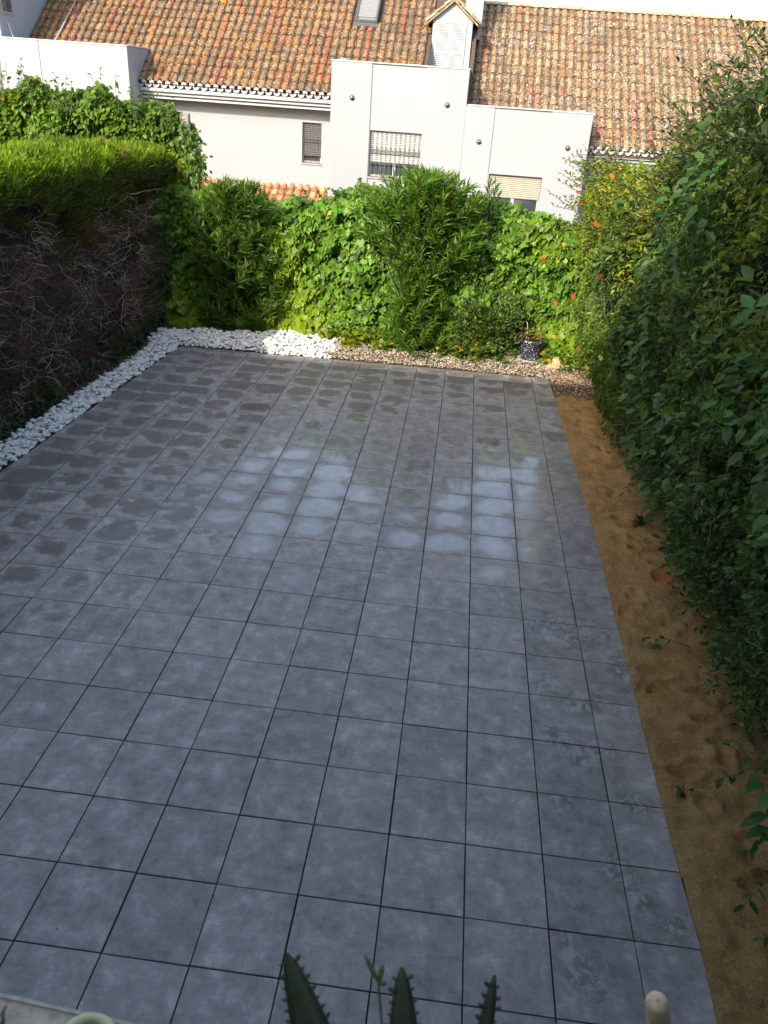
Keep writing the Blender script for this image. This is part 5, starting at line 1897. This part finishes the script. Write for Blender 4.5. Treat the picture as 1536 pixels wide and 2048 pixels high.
# slim flower stalk beside it
fl = empty('flower_stalk', (-1.43, -2.22, 3.25))
tag(fl, 'thin green bud stalk between the two big succulent leaves', 'plant')
m = MB(); m.tube([(-1.417, -2.235, 3.25), (-1.412, -2.18, 3.40), (-1.427, -2.135, 3.455)], .0013, 6, True)
bp(m, 'stem', plain('stalk_green', (.07, .11, .03), .6), fl)
m = MB()
for p, q in (((-1.427, -2.135, 3.455), (-1.445, -2.118, 3.474)), ((-1.427, -2.135, 3.455), (-1.424, -2.121, 3.467)), ((-1.427, -2.135, 3.455), (-1.418, -2.135, 3.455))):
    p, q = Vector(p), Vector(q); m.tube([p, p.lerp(q, .35), p.lerp(q, .75), q], [.0008, .0032, .0030, .0008], 6)
bp(m, 'bud', plain('bud_green', (.10, .13, .035), .5), fl)
# pots on the coping that hold them
pt = empty('planter', (-1.38, -2.27, 3.196)); tag(pt, 'brown pot on the balcony coping holding the toothed succulent', 'pot')
m = MB(); m.lathe([(0, 0), (.035, 0), (.05, .05), (.054, .05), (.054, .06), (.046, .06), (.042, .048), (0, .046)], 20); m.build('body', M['new_tile'], pt, True)
# pale plastic ring on the coping
m = MB(); vs, fs = [], []
NA, NB = 36, 10
RX, RY, rt = .030, .026, .0068
for i in range(NA):
    a = 2 * math.pi * i / NA
    for j in range(NB):
        b_ = 2 * math.pi * j / NB
        rr_ = rt * (1 + .08 * math.sin(3 * a))
        vs.append(((RX + rr_ * math.cos(b_)) * math.cos(a), (RY + rr_ * math.cos(b_)) * math.sin(a), rr_ * .8 * math.sin(b_)))
for i in range(NA):
    for j in range(NB):
        i2, j2 = (i + 1) % NA, (j + 1) % NB
        fs.append((i * NB + j, i2 * NB + j, i2 * NB + j2, i * NB + j2))
m.add(vs, fs)
o = m.build('plastic_ring', plain('pale_yellow_plastic', (.56, .53, .29), .45, .08, 20), None, True)
o.location = (-1.795, -2.108, 3.206)
tag(o, 'pale yellow-green plastic ring lying on the balcony coping', 'ring')
# withered blade plant
dp = empty('withered_plant', (-1.93, -2.13, 3.196)); tag(dp, 'withered grey-brown plant blades on the balcony coping at bottom left', 'plant')
wm = plain('withered', (.15, .14, .11), .8, .35, 80)
for pts_, rr_ in (([(-1.898, -2.130, 3.198), (-1.915, -2.095, 3.212), (-1.9135, -2.088, 3.214)], [.0028, .0026, .0015]), ([(-1.925, -2.125, 3.197), (-1.918, -2.100, 3.210), (-1.914, -2.087, 3.214)], [.0008, .0008, .0008]),
                  ([(-1.82, -2.128, 3.198), (-1.800, -2.105, 3.206), (-1.795, -2.085, 3.207), (-1.797, -2.080, 3.206)], [.0009, .0009, .0008, .0005])):
    m = MB(); m.tube(pts_, rr_, 5); bp(m, 'blade', wm, dp)
dk = plain('dark_sprout', (.035, .03, .025), .8)
for bx in (-1.955, -1.943, -1.93, -1.915):
    m = MB(); m.tube([(bx, -2.135, 3.197), (bx + .003, -2.118, 3.207), (bx + .008, -2.103, 3.215)], [.006, .004, .0006], 5); bp(m, 'blade', dk, dp)
# wooden handle leaning outside
bh = empty('broom', (-.15, -1.52, 0)); tag(bh, 'pale wooden broom handle leaning up at the bottom right of the patio', 'broom')
m = MB()
tp, ft = Vector((-.9660, -1.8150, 2.996)), Vector((-.15, -1.52, .10))
dr = (ft - tp).normalized()
m.tube([tp, tp + dr * .0006, tp + dr * .003, tp + dr * .010, tp + dr * .025, tp + dr * 1.5, ft], [.0010, .0110, .0165, .0190, .0200, .0205, .0205], 24)
def wood():
    t = NT('raw_wood')
    mp = t.n('ShaderNodeMapping'); mp.inputs['Scale'].default_value = (60, 60, 5); t.l(t.pos(), mp.inputs[0])
    a = t.noise(mp.outputs[0], 1.5, 5, .65)
    c = t.ramp(a, [(.3, (.40, .26, .15)), (.55, (.60, .43, .27)), (.75, (.70, .53, .35))])
    c = t.mix(t.fr(t.noise(t.pos(), 45, 4), .62, .72, 0, .5), c, (.28, .17, .10))
    t.base(c); t.rough(.6); return t.m
bp(m, 'handle', wood(), bh, True)
m = MB(); m.box(-.37, .07, -1.57, -1.47, .06, .13); bp(m, 'head', M['new_tile'], bh, bv=.01)
m = MB()
for k in range(60):
    x0 = -.36 + .42 * k / 59
    m.tube([(x0, -1.51 + random.gauss(0, .02), .06), (x0 + random.gauss(0, .006), -1.51 + random.gauss(0, .03), .004)], .003, 4)
bp(m, 'bristles', M['core'], bh)
